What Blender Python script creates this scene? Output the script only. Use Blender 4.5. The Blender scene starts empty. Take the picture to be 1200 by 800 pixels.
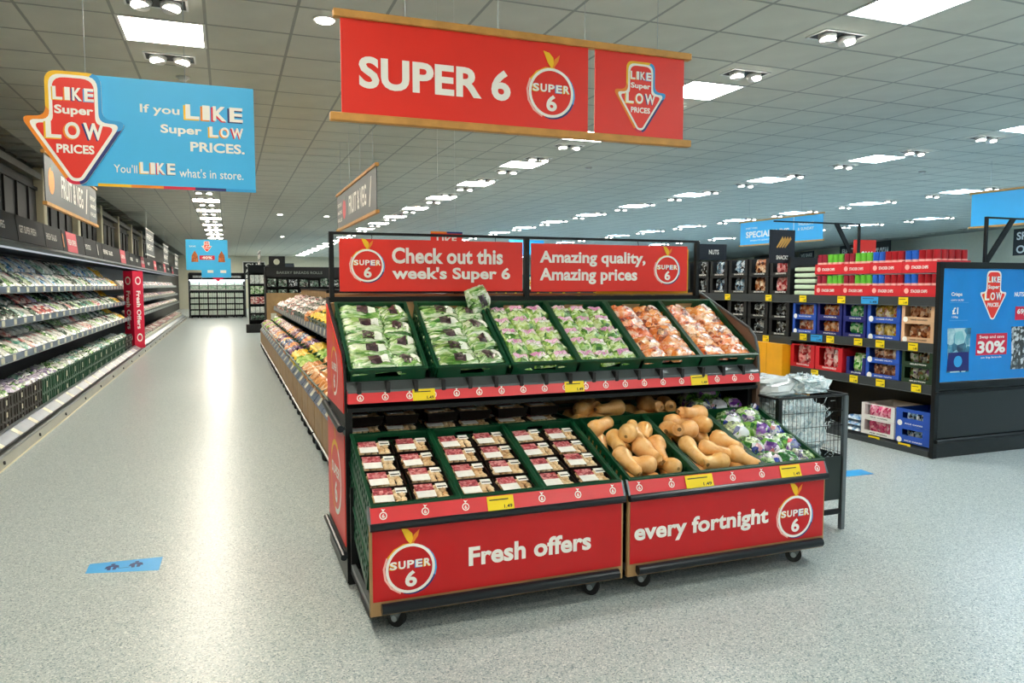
import bpy, bmesh, math, random
from mathutils import Vector, Matrix, Euler
PI = math.pi
rnd = random.Random(7)
SC = bpy.context.scene
COL = SC.collection
def R(d): return math.radians(d)

# ------------------------------------------------------------------ camera, world, exposure
cam_d = bpy.data.cameras.new('camera'); cam = bpy.data.objects.new('camera', cam_d); COL.objects.link(cam)
cam_d.sensor_width = 36.0; cam_d.lens = 875.0 * 36.0 / 1200.0; cam_d.clip_start = 0.05; cam_d.clip_end = 200
cam.location = (0, 0, 1.5); cam.rotation_euler = (R(90 - 4.3), 0, R(-20.8))
SC.camera = cam
w = bpy.data.worlds.new('world'); SC.world = w; w.use_nodes = True
w.node_tree.nodes['Background'].inputs[0].default_value = (0.75, 0.88, 1.0, 1); w.node_tree.nodes['Background'].inputs[1].default_value = 0.6
SC.view_settings.view_transform = 'Standard'; SC.view_settings.look = 'None'; SC.view_settings.gamma = 1.0
SC.view_settings.exposure = 1.3; SC.view_settings.use_curve_mapping = False
SC.cycles.max_bounces = 7; SC.cycles.diffuse_bounces = 4; SC.cycles.glossy_bounces = 3; SC.cycles.transparent_max_bounces = 8
SC.cycles.sample_clamp_indirect = 6.0; SC.cycles.caustics_reflective = False; SC.cycles.caustics_refractive = False
PANEL_STRENGTH = 21.0
SPOT_STRENGTH = 9.0
CEIL = 3.4

# ------------------------------------------------------------------ materials
MATS = {}
def lin(c):
    if isinstance(c, str):
        c = [int(c[i:i+2], 16) / 255 for i in (0, 2, 4)]
        c = [x / 12.92 if x <= 0.04045 else ((x + 0.055) / 1.055) ** 2.4 for x in c]
    return (c[0], c[1], c[2], 1.0)
def mat(name, col, rough=0.5, metal=0.0, noise=0.06, scale=8.0, bump=0.0, spec=0.5, coat=0.0, emit=0.0, alpha=1.0):
    if name in MATS: return MATS[name]
    m = bpy.data.materials.new(name); m.use_nodes = True; MATS[name] = m
    nt = m.node_tree; b = nt.nodes['Principled BSDF']; L = nt.links
    c = lin(col)
    b.inputs['Roughness'].default_value = rough; b.inputs['Metallic'].default_value = metal
    b.inputs['Specular IOR Level'].default_value = spec; b.inputs['Coat Weight'].default_value = coat
    b.inputs['Coat Roughness'].default_value = 0.12
    tc = nt.nodes.new('ShaderNodeTexCoord'); n = nt.nodes.new('ShaderNodeTexNoise')
    n.inputs['Scale'].default_value = scale; n.inputs['Detail'].default_value = 4
    L.new(tc.outputs['Object'], n.inputs['Vector'])
    r = nt.nodes.new('ShaderNodeValToRGB'); e = r.color_ramp.elements
    e[0].position = 0.3; e[1].position = 0.7
    e[0].color = (c[0]*(1-noise), c[1]*(1-noise), c[2]*(1-noise), 1); e[1].color = (min(1,c[0]*(1+noise)), min(1,c[1]*(1+noise)), min(1,c[2]*(1+noise)), 1)
    L.new(n.outputs['Fac'], r.inputs['Fac']); L.new(r.outputs['Color'], b.inputs['Base Color'])
    if bump:
        bp = nt.nodes.new('ShaderNodeBump'); bp.inputs['Strength'].default_value = bump; bp.inputs['Distance'].default_value = 0.004
        n2 = nt.nodes.new('ShaderNodeTexNoise'); n2.inputs['Scale'].default_value = scale*3; L.new(tc.outputs['Object'], n2.inputs['Vector'])
        L.new(n2.outputs['Fac'], bp.inputs['Height']); L.new(bp.outputs['Normal'], b.inputs['Normal'])
    if emit:
        b.inputs['Emission Color'].default_value = c; b.inputs['Emission Strength'].default_value = emit
    if alpha < 1: b.inputs['Alpha'].default_value = alpha
    return m
def pmat(name, cols, scale=25.0, rough=0.3, bump=0.5, coat=0.4, stretch=(1,1,1), vor=0.5, jitter=0.0, spread=1.0):
    """mottled produce or printed film: several colours laid out by noise and cells, shifted per copy"""
    if name in MATS: return MATS[name]
    m = bpy.data.materials.new(name); m.use_nodes = True; MATS[name] = m
    nt = m.node_tree; b = nt.nodes['Principled BSDF']; L = nt.links
    b.inputs['Roughness'].default_value = rough; b.inputs['Coat Weight'].default_value = coat; b.inputs['Coat Roughness'].default_value = 0.15
    tc = nt.nodes.new('ShaderNodeTexCoord'); oi = nt.nodes.new('ShaderNodeObjectInfo')
    mp = nt.nodes.new('ShaderNodeMapping'); mp.inputs['Scale'].default_value = stretch
    mul = nt.nodes.new('ShaderNodeVectorMath'); mul.operation = 'SCALE'; mul.inputs[0].default_value = (7.3, 3.1, 5.7); L.new(oi.outputs['Random'], mul.inputs['Scale'])
    L.new(mul.outputs[0], mp.inputs['Location']); L.new(tc.outputs['Object'], mp.inputs['Vector'])
    n = nt.nodes.new('ShaderNodeTexNoise'); n.inputs['Scale'].default_value = scale; n.inputs['Detail'].default_value = 5; n.inputs['Roughness'].default_value = 0.65
    v = nt.nodes.new('ShaderNodeTexVoronoi'); v.inputs['Scale'].default_value = scale*1.3
    L.new(mp.outputs[0], n.inputs['Vector']); L.new(mp.outputs[0], v.inputs['Vector'])
    sp = nt.nodes.new('ShaderNodeSeparateColor'); L.new(v.outputs['Color'], sp.inputs['Color'])
    mx = nt.nodes.new('ShaderNodeMix'); mx.data_type = 'FLOAT'; mx.inputs['Factor'].default_value = vor
    L.new(n.outputs['Fac'], mx.inputs['A']); L.new(sp.outputs[0], mx.inputs['B'])
    r = nt.nodes.new('ShaderNodeValToRGB'); cr = r.color_ramp; k = len(cols)
    while len(cr.elements) < k: cr.elements.new(0.5)
    lo = 0.5 - 0.24*spread; hi = 0.5 + 0.24*spread
    for i, c in enumerate(cols):
        cr.elements[i].position = lo + (hi-lo)*i/(max(1, k-1)); cr.elements[i].color = lin(c)
    L.new(mx.outputs['Result'], r.inputs['Fac'])
    hsv = nt.nodes.new('ShaderNodeHueSaturation'); L.new(r.outputs['Color'], hsv.inputs['Color'])
    if jitter:
        mr = nt.nodes.new('ShaderNodeMapRange'); mr.inputs['To Min'].default_value = 0.5-jitter; mr.inputs['To Max'].default_value = 0.5+jitter
        L.new(oi.outputs['Random'], mr.inputs['Value']); L.new(mr.outputs[0], hsv.inputs['Hue'])
    L.new(hsv.outputs['Color'], b.inputs['Base Color'])
    if bump:
        bp = nt.nodes.new('ShaderNodeBump'); bp.inputs['Strength'].default_value = bump; bp.inputs['Distance'].default_value = 0.01
        L.new(n.outputs['Fac'], bp.inputs['Height']); L.new(bp.outputs['Normal'], b.inputs['Normal']); L.new(bp.outputs['Normal'], b.inputs['Coat Normal'])
    return m
def emat(name, col, s):
    if name in MATS: return MATS[name]
    m = bpy.data.materials.new(name); m.use_nodes = True; MATS[name] = m
    nt = m.node_tree; nt.nodes.clear(); e = nt.nodes.new('ShaderNodeEmission'); o = nt.nodes.new('ShaderNodeOutputMaterial')
    e.inputs[0].default_value = lin(col); e.inputs[1].default_value = s; nt.links.new(e.outputs[0], o.inputs[0]); return m

RED = mat('sign red', 'ea2c1e', .38, noise=.02); REDP = mat('panel red', 'c4060f', .35, noise=.03); RAILRED = mat('rail red', 'e23c42', .3, noise=.03)
WHITE = mat('print white', 'f6f4ee', .5, noise=.0); BLUE = mat('sign blue', '3db8f2', .45, noise=.02); POSTB = mat('poster blue', '1186d8', .22, noise=.08, scale=3)
NAVY = mat('print navy', '1b2a72', .45, noise=0); YEL = mat('print yellow', 'f7c21c', .45, noise=0); ORG = mat('print orange', 'f08a1e', .45, noise=0)
CYAN = mat('print light blue', '2a9ee0', .45, noise=0); MAG = mat('print crimson', 'd8173f', .45, noise=0); PINKP = mat('print pale pink', 'f7b9b0', .45, noise=0)
TAG = mat('price tag yellow', 'f6d90c', .45, noise=.03); BLACK = mat('print black', '16181a', .5, noise=0)
WOOD = mat('light oak', 'a8875a', .5, noise=.18, scale=5, bump=.1); WOODB = mat('banner oak', 'c9924a', .5, noise=.15, scale=14)
DWOOD = mat('brown panel', '6a5242', .5, noise=.1, scale=4)
STEELD = mat('dark steel', '0d1113', .4, .0, spec=.3, noise=.08); GREYM = mat('grey metal', '6d7478', .35, .6); ALU = mat('aluminium', 'aab2b6', .3, .85); SLATE = mat('bumper slate', '161d23', .28, spec=.35, noise=.05)
GREEN = mat('crate green', '08482c', .38, noise=.12, scale=12); BROWNC = mat('crate dark brown', '2e2a26', .5, noise=.15)
RUBBER = mat('rubber', '101113', .6); DARK = mat('near black', '0d0f10', .55); SIGNG = mat('slate sign', '3c454b', .45, noise=.05)
CREAM = mat('cream paint', 'd9d2b6', .6, noise=.03); WALLM = mat('wall paint', 'dcd8c2', .7, noise=.03)
DWALL = mat('dark wall cladding', '3b3936', .6, noise=.1); GLASSD = mat('dark window glass', '15191d', .55, noise=.05)
TILE = mat('ceiling tile', 'd2d2c6', .9, noise=.05, scale=3, bump=.05); GRID = mat('ceiling grid metal', '9a9c94', .5, noise=.02); FIXW = mat('fixture white', 'e8e8e4', .4)
PW = {}
def panel_mat(k):   # right-hand lamps are tinted cooler in place of cool daylight from that side
    cols = ['fff4e0', 'f2f4ee', 'd2e8f8', 'bfdffb', 'b8dcfa']
    return emat('lamp panel %d' % k, cols[k], PANEL_STRENGTH)
SPOT = emat('spot lamp', 'fff8e8', SPOT_STRENGTH); SPOT.cycles.emission_sampling = 'NONE'

def floor_mat():
    m = bpy.data.materials.new('speckled vinyl floor'); m.use_nodes = True; nt = m.node_tree; b = nt.nodes['Principled BSDF']; L = nt.links
    tc = nt.nodes.new('ShaderNodeTexCoord')
    v = nt.nodes.new('ShaderNodeTexVoronoi'); v.inputs['Scale'].default_value = 185; L.new(tc.outputs['Object'], v.inputs['Vector'])
    s = nt.nodes.new('ShaderNodeSeparateColor'); L.new(v.outputs['Color'], s.inputs['Color'])
    r = nt.nodes.new('ShaderNodeValToRGB'); cr = r.color_ramp; cr.interpolation = 'CONSTANT'
    cols = [(0, '73848c'), (.10, '9dacb0'), (.32, 'b0bcbe'), (.62, 'bfc7c5'), (.88, 'dadedb')]
    while len(cr.elements) < len(cols): cr.elements.new(.5)
    for i, (p, c) in enumerate(cols): cr.elements[i].position = p; cr.elements[i].color = lin(c)
    L.new(s.outputs[0], r.inputs['Fac'])
    n = nt.nodes.new('ShaderNodeTexNoise'); n.inputs['Scale'].default_value = .55; n.inputs['Detail'].default_value = 5; L.new(tc.outputs['Object'], n.inputs['Vector'])
    r2 = nt.nodes.new('ShaderNodeValToRGB'); r2.color_ramp.elements[0].color = (.95, .96, .96, 1); r2.color_ramp.elements[1].color = (1, 1, 1, 1)
    r2.color_ramp.elements[0].position = .35; r2.color_ramp.elements[1].position = .65
    L.new(n.outputs['Fac'], r2.inputs['Fac'])
    mx = nt.nodes.new('ShaderNodeMix'); mx.data_type = 'RGBA'; mx.blend_type = 'MULTIPLY'; mx.inputs['Factor'].default_value = 1
    L.new(r.outputs['Color'], mx.inputs['A']); L.new(r2.outputs['Color'], mx.inputs['B']); L.new(mx.outputs['Result'], b.inputs['Base Color'])
    b.inputs['Roughness'].default_value = .3; b.inputs['Specular IOR Level'].default_value = .45
    r3 = nt.nodes.new('ShaderNodeMapRange'); r3.inputs['To Min'].default_value = .29; r3.inputs['To Max'].default_value = .33
    L.new(n.outputs['Fac'], r3.inputs['Value']); L.new(r3.outputs[0], b.inputs['Roughness'])
    return m
FLOORM = floor_mat()

# ------------------------------------------------------------------ mesh building
class MB:
    def __init__(s): s.v = []; s.f = []; s.mi = []
    def add(s, vs, fs, mi=0):
        o = len(s.v); s.v += [tuple(p) for p in vs]; s.f += [tuple(i+o for i in f) for f in fs]; s.mi += [mi]*len(fs) if isinstance(mi, int) else list(mi); return s
    def box(s, x0, y0, z0, x1, y1, z1, mi=0):
        vs = [(x0,y0,z0),(x1,y0,z0),(x1,y1,z0),(x0,y1,z0),(x0,y0,z1),(x1,y0,z1),(x1,y1,z1),(x0,y1,z1)]
        return s.add(vs, [(0,3,2,1),(4,5,6,7),(0,1,5,4),(1,2,6,5),(2,3,7,6),(3,0,4,7)], mi)
    def bbox(s, x0, y0, z0, x1, y1, z1, c=.004, mi=0):   # chamfered box
        ch = lambda a0, a1: min(c, (a1-a0)*.45)
        cx, cy, cz = ch(x0,x1), ch(y0,y1), ch(z0,z1)
        bm = bmesh.new(); bmesh.ops.create_cube(bm, size=1)
        for v in bm.verts: v.co = Vector(((x0+x1)/2 + v.co.x*(x1-x0), (y0+y1)/2 + v.co.y*(y1-y0), (z0+z1)/2 + v.co.z*(z1-z0)))
        bmesh.ops.bevel(bm, geom=list(bm.edges), offset=min(cx,cy,cz), segments=1, affect='EDGES')
        bm.verts.index_update(); s.add([tuple(v.co) for v in bm.verts], [[v.index for v in f.verts] for f in bm.faces], mi); bm.free(); return s
    def tube(s, p0, p1, r, n=10, r1=None, mi=0, caps=True):
        p0 = Vector(p0); p1 = Vector(p1); d = (p1-p0); q = d.to_track_quat('Z', 'Y'); r1 = r if r1 is None else r1
        vs = []; 
        for p, rr in ((p0, r), (p1, r1)):
            for i in range(n):
                a = 2*PI*i/n; vs.append(tuple(p + q @ Vector((rr*math.cos(a), rr*math.sin(a), 0))))
        fs = [(i, (i+1)%n, n+(i+1)%n, n+i) for i in range(n)]
        if caps: fs += [tuple(range(n-1, -1, -1)), tuple(range(n, 2*n))]
        return s.add(vs, fs, mi)
    def path(s, pts, r, n=6, mi=0):
        for a, b in zip(pts, pts[1:]): s.tube(a, b, r, n, mi=mi)
        return s
    def prism(s, pts, ax, a0, a1, mi=0):   # polygon in the two other axes, extruded along ax
        n = len(pts)
        mk = {'x': lambda p, t: (t, p[0], p[1]), 'y': lambda p, t: (p[0], t, p[1]), 'z': lambda p, t: (p[0], p[1], t)}[ax]
        vs = [mk(p, a0) for p in pts] + [mk(p, a1) for p in pts]
        return s.add(vs, [tuple(range(n))[::-1], tuple(range(n, 2*n))] + [(i, (i+1)%n, n+(i+1)%n, n+i) for i in range(n)], mi)
    def lathe(s, prof, n=14, bend=0.0, mi=0, axis='y'):   # (radius, along) profile
        vs = []; fs = []
        for (r, t) in prof:
            for i in range(n):
                a = 2*PI*i/n
                if axis == 'y': vs.append((r*math.cos(a) + bend*t*t, t, r*math.sin(a)))
                else: vs.append((r*math.cos(a), r*math.sin(a), t))
        for k in range(len(prof)-1):
            for i in range(n): fs.append((k*n+i, k*n+(i+1)%n, (k+1)*n+(i+1)%n, (k+1)*n+i))
        fs.append(tuple(range(n))); fs.append(tuple((len(prof)-1)*n+i for i in range(n))[::-1])
        return s.add(vs, fs, mi)
    def mesh(s, name, mats, smooth=False):
        me = bpy.data.meshes.new(name); me.from_pydata(s.v, [], s.f)
        for m in (mats if isinstance(mats, (list, tuple)) else [mats]): me.materials.append(m)
        me.polygons.foreach_set('material_index', s.mi)
        bm = bmesh.new(); bm.from_mesh(me)
        bad = [f for f in bm.faces if len(f.verts) > 4]
        if bad: bmesh.ops.triangulate(bm, faces=bad)
        if not getattr(s, 'flat', False): bmesh.ops.recalc_face_normals(bm, faces=bm.faces)
        bm.to_mesh(me); bm.free()
        if smooth: me.polygons.foreach_set('use_smooth', [True]*len(me.polygons))
        return me
def link(name, me, parent=None):
    o = bpy.data.objects.new(name, me); COL.objects.link(o)
    if parent: o.parent = parent
    return o
def obj(name, mb, mats, parent=None, smooth=False): return link(name, mb.mesh(name, mats, smooth), parent)
def part(name, parent, mats, *boxes, c=0):
    mb = MB()
    for b in boxes: mb.bbox(*b, c=c) if c else mb.box(*b)
    return obj(name, mb, mats, parent)
def tag(o, label=None, cat=None, group=None, kind=None):
    if label: o['label'] = label
    if cat: o['category'] = cat
    if group: o['group'] = group
    if kind: o['kind'] = kind
    return o
def thing(name, label, cat, loc=(0,0,0), rot=0, group=None):
    o = bpy.data.objects.new(name, None); COL.objects.link(o); o.location = loc; o.empty_display_size = .1
    if isinstance(rot, (int, float)): o.rotation_euler = (0, 0, rot)
    else: o.rotation_euler = rot
    return tag(o, label, cat, group)
KIDS = {}
def kids(o):
    return [c for c in o.children]
def dup(root, loc, rot=0, label=None, group=None, scale=None):
    def rec(o, p):
        c = o.copy(); COL.objects.link(c); c.parent = p
        for ch in TREE.get(o.name) or []: rec(ch, c)
        return c
    if root.name not in TREE: cache(root)
    r = rec(root, None); r.location = loc
    r.rotation_euler = (0, 0, rot) if isinstance(rot, (int, float)) else rot
    if label: r['label'] = label
    if group: r['group'] = group
    if scale: r.scale = scale
    return r
TREE = {}
def cache(o):
    ch = list(o.children); TREE[o.name] = ch
    for c in ch: cache(c)
class Proto:
    """hands out the prototype itself first, then copies of it"""
    def __init__(s, o): s.o = o; s.used = False; cache(o)
    def put(s, loc, rot=0, label=None, group=None, scale=None):
        if not s.used:
            s.used = True; r = s.o; r.location = loc; r.rotation_euler = (0,0,rot) if isinstance(rot, (int,float)) else rot
            if label: r['label'] = label
            if group: r['group'] = group
            if scale: r.scale = scale
            return r
        return dup(s.o, loc, rot, label, group, scale)
def struct(name, mb, m, parent=None): return tag(obj(name, mb, m, parent), kind='structure')
ORD = 'first second third fourth fifth sixth seventh eighth ninth tenth eleventh twelfth thirteenth fourteenth fifteenth sixteenth seventeenth eighteenth nineteenth twentieth'.split()
def ordw(i):
    if i < 20: return ORD[i]
    tens = {2: 'twenty', 3: 'thirty', 4: 'forty', 5: 'fifty', 6: 'sixty'}
    t = (i+1)//10; u = (i+1) % 10
    return (tens[t] + '-' + ORD[u-1]) if u else {2: 'twentieth', 3: 'thirtieth', 4: 'fortieth', 5: 'fiftieth', 6: 'sixtieth'}[t]

# ------------------------------------------------------------------ lettering
_T = {}
def glyphs(s, bold=.022, extrude=0.0):
    bold = min(bold, .034)
    k = (s, bold)
    if k in _T: return _T[k]
    cu = bpy.data.curves.new('txt', 'FONT'); cu.body = s; cu.size = 1.0; cu.offset = bold; cu.resolution_u = 4; cu.space_character = 1.02
    o = bpy.data.objects.new('txt', cu); COL.objects.link(o)
    dg = bpy.context.evaluated_depsgraph_get(); me = bpy.data.meshes.new_from_object(o.evaluated_get(dg))
    vs = [v.co.copy() for v in me.vertices]; fs = [tuple(p.vertices) for p in me.polygons]
    bpy.data.objects.remove(o); bpy.data.curves.remove(cu); bpy.data.meshes.remove(me)
    x0 = min(v.x for v in vs); x1 = max(v.x for v in vs); y0 = min(v.y for v in vs); y1 = max(v.y for v in vs)
    _T[k] = ([((v.x-x0)/(x1-x0), (v.y-y0)/(y1-y0)) for v in vs], fs, (x1-x0)/(y1-y0)); return _T[k]
def text(s, x0, z0, x1, z1, y, m, parent, bold=.022, name='lettering', shear=0.0):
    """flat lettering filling the rectangle x0..x1, z0..z1 of the parent's front plane (faces -y)"""
    vs, fs, _ = glyphs(s, bold); mb = MB(); mb.flat = True
    mb.add([(x0+a*(x1-x0)+shear*b*(z1-z0), y, z0+b*(z1-z0)) for a, b in vs], fs)
    return obj(name, mb, m, parent)
def letters3(s, x0, z0, x1, z1, y, parent, sh=.006, cols=None, m=None):
    """white capitals with a coloured offset shadow behind each letter"""
    cols = cols or [YEL, ORG, MAG, NAVY]; n = len(s); gap = .1/n; ws = {'I': .55, 'M': 1.25, 'W': 1.35, '6': .9}
    tot = sum(ws.get(c, 1) for c in s) + .22*(n-1); u = (x1-x0)/tot; x = x0
    for i, c in enumerate(s):
        wd = ws.get(c, 1)*u
        text(c, x-sh, z0-sh*.6, x+wd-sh*.3, z1-sh*.6, y+.0006, cols[i*len(cols)//n], parent, .05, name='letter_shadow')
        text(c, x, z0, x+wd, z1, y, m or WHITE, parent, .05, name='letter')
        x += wd + .22*u
def poly(name, pts, y, m, parent):
    mb = MB(); mb.flat = True; mb.add([(a, y, b) for a, b in pts], [tuple(range(len(pts)))]); o = obj(name, mb, m, parent); return o
def annulus(name, cx, cz, r0, r1, y, m, parent, a0=0, a1=360, n=40):
    mb = MB(); mb.flat = True; k = max(3, int(n*(a1-a0)/360)); vs = []
    for i in range(k+1):
        a = R(a0+(a1-a0)*i/k); vs += [(cx+r0*math.cos(a), y, cz+r0*math.sin(a)), (cx+r1*math.cos(a), y, cz+r1*math.sin(a))]
    mb.add(vs, [(2*i, 2*i+1, 2*i+3, 2*i+2) for i in range(k)]); return obj(name, mb, m, parent)
def ccw(p):
    a = sum(p[i][0]*p[(i+1)%len(p)][1]-p[(i+1)%len(p)][0]*p[i][1] for i in range(len(p))); return p if a > 0 else p[::-1]
def offset_poly(p, d):
    n = len(p); out = []
    for i in range(n):
        a, b, c = Vector(p[i-1]), Vector(p[i]), Vector(p[(i+1)%n])
        e0 = (b-a).normalized(); e1 = (c-b).normalized(); n0 = Vector((e0.y, -e0.x)); n1 = Vector((e1.y, -e1.x))
        k = n0+n1; out.append(tuple(b + k*(d/max(.3, 1+n0.dot(n1)))))
    return out
def round_poly(p, r, n=4):
    out = []
    for i in range(len(p)):
        a, b, c = Vector(p[i-1]), Vector(p[i]), Vector(p[(i+1)%len(p)])
        u = (a-b); v = (c-b); t = min(r, u.length*.45, v.length*.45); s0 = b+u.normalized()*t; s1 = b+v.normalized()*t
        for k in range(n+1):
            q = k/n; out.append(tuple(s0*(1-q)**2 + b*2*q*(1-q) + s1*q*q))
    return out
def super6(parent, cx, cz, r, y, small=False):
    """ringed emblem with a leaf, SUPER across the ring and a 6 under it"""
    if not small:
        annulus('ring_shadow', cx+.05*r, cz-.04*r, r*.88, r*.99, y+.0004, CYAN, parent, -20, 80, 24)
        annulus('ring_shadow', cx+.05*r, cz-.04*r, r*.88, r*.99, y+.0004, NAVY, parent, -110, -20, 24)
        annulus('ring_shadow', cx-.03*r, cz-.02*r, r*.93, r*1.03, y+.0004, YEL, parent, 80, 150, 16)
        annulus('ring_shadow', cx-.05*r, cz, r*.95, r*1.03, y+.0004, PINKP, parent, 150, 250, 16)
    annulus('ring', cx, cz, r*.86, r*.97, y, WHITE, parent, n=40 if not small else 16)
    if small:
        poly('leaf', [(cx, cz+r*.9), (cx-r*.2, cz+r*1.6), (cx+r*.5, cz+r*1.4)], y, WHITE, parent)
        text('6', cx-.3*r, cz-.6*r, cx+.3*r, cz+.4*r, y, WHITE, parent, .05, 'numeral'); return
    cols = [YEL, ORG, MAG, CYAN, YEL]
    letters3('SUPER', cx-.8*r, cz+.02*r, cx+.8*r, cz+.33*r, y-.001, parent, sh=.035*r, cols=cols)
    text('6', cx-.22*r, cz-.72*r, cx+.24*r, cz-.08*r, y-.001, WHITE, parent, .06, 'numeral')
    L = [(0,0),(-.16,.2),(-.3,.52),(-.36,.66),(-.1,.6),(.08,.42),(.1,.2),(.03,.02)]
    poly('leaf', [(cx+a*r, cz+r*.95+b*r) for a, b in L], y-.0012, YEL, parent)
    L2 = [(.05,.05),(.12,.35),(.36,.56),(.3,.3),(.14,.08)]
    poly('leaf', [(cx+a*r, cz+r*.95+b*r) for a, b in L2], y-.0010, ORG, parent)
def arrow_logo(parent, x0, z0, x1, z1, y, outline=True, thick=0.0):
    W = x1-x0; H = z1-z0; cx = (x0+x1)/2
    base = ccw([(cx-.26*W, z1), (cx+.26*W, z1), (cx+.26*W, z0+.59*H), (cx+.5*W, z0+.59*H), (cx+.07*W, z0), (cx-.07*W, z0), (cx-.5*W, z0+.59*H), (cx-.26*W, z0+.59*H)])
    ins = [offset_poly(base, -d*W) for d in (.0, .034, .066, .1)]
    rr = [round_poly(p, .12*W, 5) for p in ins]; yy = y
    if thick:
        mb = MB(); mb.prism(rr[0], 'y', y, y+thick); obj('arrow_board', mb, WHITE, parent)
    if outline:   # band of colours round the white edge
        mb = MB(); mb.flat = True; n = len(rr[0]); vs = [(a, yy-.0004, b) for a, b in rr[0]] + [(a, yy-.0004, b) for a, b in rr[1]]
        mi = []
        for i in range(n):
            px, pz = rr[0][i]; u = (px-cx)/W; v = (pz-z0)/H
            if v > .72: k = 0 if u < .2 else 3
            elif v > .5: k = 1 if u < 0 else 3
            elif v > .38: k = 1 if u < 0 else 3
            else: k = 2 if u < .02 else 4
            mi.append(k)
        mb.add(vs, [(i, (i+1)%n, n+(i+1)%n, n+i) for i in range(n)], mi); obj('coloured_edge', mb, [YEL, ORG, MAG, CYAN, NAVY], parent)
    poly('white_edge', rr[1], yy-.0006, WHITE, parent); poly('red_field', rr[2], yy-.0012, RED, parent)
    t = yy-.002
    letters3('LIKE', cx-.19*W, z0+.745*H, cx+.19*W, z0+.86*H, t, parent, sh=.012*W, cols=[YEL, ORG, NAVY, CYAN])
    text('Super', cx-.18*W, z0+.60*H, cx+.18*W, z0+.70*H, t, WHITE, parent, .035)
    letters3('LOW', cx-.265*W, z0+.405*H, cx+.27*W, z0+.555*H, t, parent, sh=.018*W, cols=[YEL, ORG, NAVY])
    text('PRICES', cx-.175*W, z0+.275*H, cx+.175*W, z0+.355*H, t, WHITE, parent, .035)
def price_tag(parent, x, y, z, w_=.11, h=.055, m=None, name='price_tag', nx=(0,0)):
    """yellow ticket standing on the parent's front plane"""
    t = obj(name, MB().box(x, y-.002, z, x+w_, y, z+h), m or TAG, parent)
    text('1.49', x+w_*.55, z+h*.12, x+w_*.93, z+h*.42, y-.003, BLACK, t, .03)
    obj('print_line', MB().box(x+w_*.08, y-.0026, z+h*.68, x+w_*.75, y-.002, z+h*.76), BLACK, t)
    return t
# ------------------------------------------------------------------ soft packs
def noise_fn(seed):
    r = random.Random(seed); K = [(r.uniform(3, 11), r.uniform(3, 11), r.uniform(0, 6.28), r.uniform(.5, 1)) for _ in range(7)]
    return lambda u, v: sum(a*math.sin(fx*u+fy*v*(1 if i % 2 else -1)+p) for i, (fx, fy, p, a) in enumerate(K))/4
def pillow_fn(W, Lg, T, seed, lump=.28):
    f = noise_fn(seed)
    def h(u, v):   # u, v in -1..1
        e = max(0, (1-abs(u)**3))**.6 * max(0, (1-abs(v)**3))**.6
        return T*(.12 + .88*e*(.78 + lump*f(u*1.0, v*1.0)))
    return h
def pillow(W, Lg, T, seed, nx=10, ny=10, lump=.28):
    """sealed bag lying flat: centre at the origin, underside at z = 0"""
    h = pillow_fn(W, Lg, T, seed, lump); f = noise_fn(seed+50); mb = MB(); vs = []
    for s in (1, 0):
        for j in range(ny+1):
            for i in range(nx+1):
                u = -1+2*i/nx; v = -1+2*j/ny
                x = u*W/2*(1-.06*abs(v)**4+.03*f(v*2, 1)); y = v*Lg/2*(1-.05*abs(u)**4+.03*f(u*2, 2))
                vs.append((x, y, h(u, v) if s else T*.1*min(1, max(abs(u), abs(v))**4)))
    n = (nx+1)*(ny+1); fs = []
    for j in range(ny):
        for i in range(nx):
            a = j*(nx+1)+i; fs.append((a, a+1, a+nx+2, a+nx+1)); fs.append((n+a, n+a+nx+1, n+a+nx+2, n+a+1))
    rim = [i for i in range(nx+1)] + [(j+1)*(nx+1)-1 for j in range(1, ny+1)] + [ny*(nx+1)+i for i in range(nx-1, -1, -1)] + [j*(nx+1) for j in range(ny-1, 0, -1)]
    for a, b in zip(rim, rim[1:]+rim[:1]): fs.append((a, n+a, n+b, b))
    mb.add(vs, fs); return mb, h
def patch(h, W, Lg, u0, v0, u1, v1, d=.002, n=5):
    """sticker lying on the pillow's upper face"""
    mb = MB(); mb.flat = True; vs = []
    for j in range(n+1):
        for i in range(n+1):
            u = u0+(u1-u0)*i/n; v = v0+(v1-v0)*j/n; vs.append((u*W/2, v*Lg/2, h(u, v)+d))
    mb.add(vs, [(j*(n+1)+i, j*(n+1)+i+1, (j+1)*(n+1)+i+1, (j+1)*(n+1)+i) for j in range(n) for i in range(n)]); return mb
def bag_proto(name, label, cat, W, Lg, T, seed, m, stickers=(), group=None, lump=.28, nx=10):
    mb, h = pillow(W, Lg, T, seed, nx=nx, ny=nx, lump=lump); o = obj(name, mb, m, None, True); tag(o, label, cat, group)
    for nm, sm, r in stickers: obj(nm, patch(h, W, Lg, *r), sm, o, True)
    o['_w'] = W
    del o['_w']; return Proto(o)
def tilt(a, rz=0.0, base=0.0):
    """orientation: turned by rz on a plane tilted up towards the back by a, the whole turned by base about z"""
    return (Matrix.Rotation(base, 3, 'Z') @ Matrix.Rotation(a, 3, 'X') @ Matrix.Rotation(rz, 3, 'Z')).to_euler()
class Frame:
    def __init__(s, loc, a=0.0, base=0.0): s.o = Vector(loc); s.m = Matrix.Rotation(base, 3, 'Z') @ Matrix.Rotation(a, 3, 'X'); s.a = a; s.b = base
    def p(s, u, v, h=0.0): return s.o + s.m @ Vector((u, v, h))
    def r(s, rz=0.0, rx=0.0, ry=0.0): return (s.m @ Matrix.Rotation(rz, 3, 'Z') @ Matrix.Rotation(ry, 3, 'Y') @ Matrix.Rotation(rx, 3, 'X')).to_euler()
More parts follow.
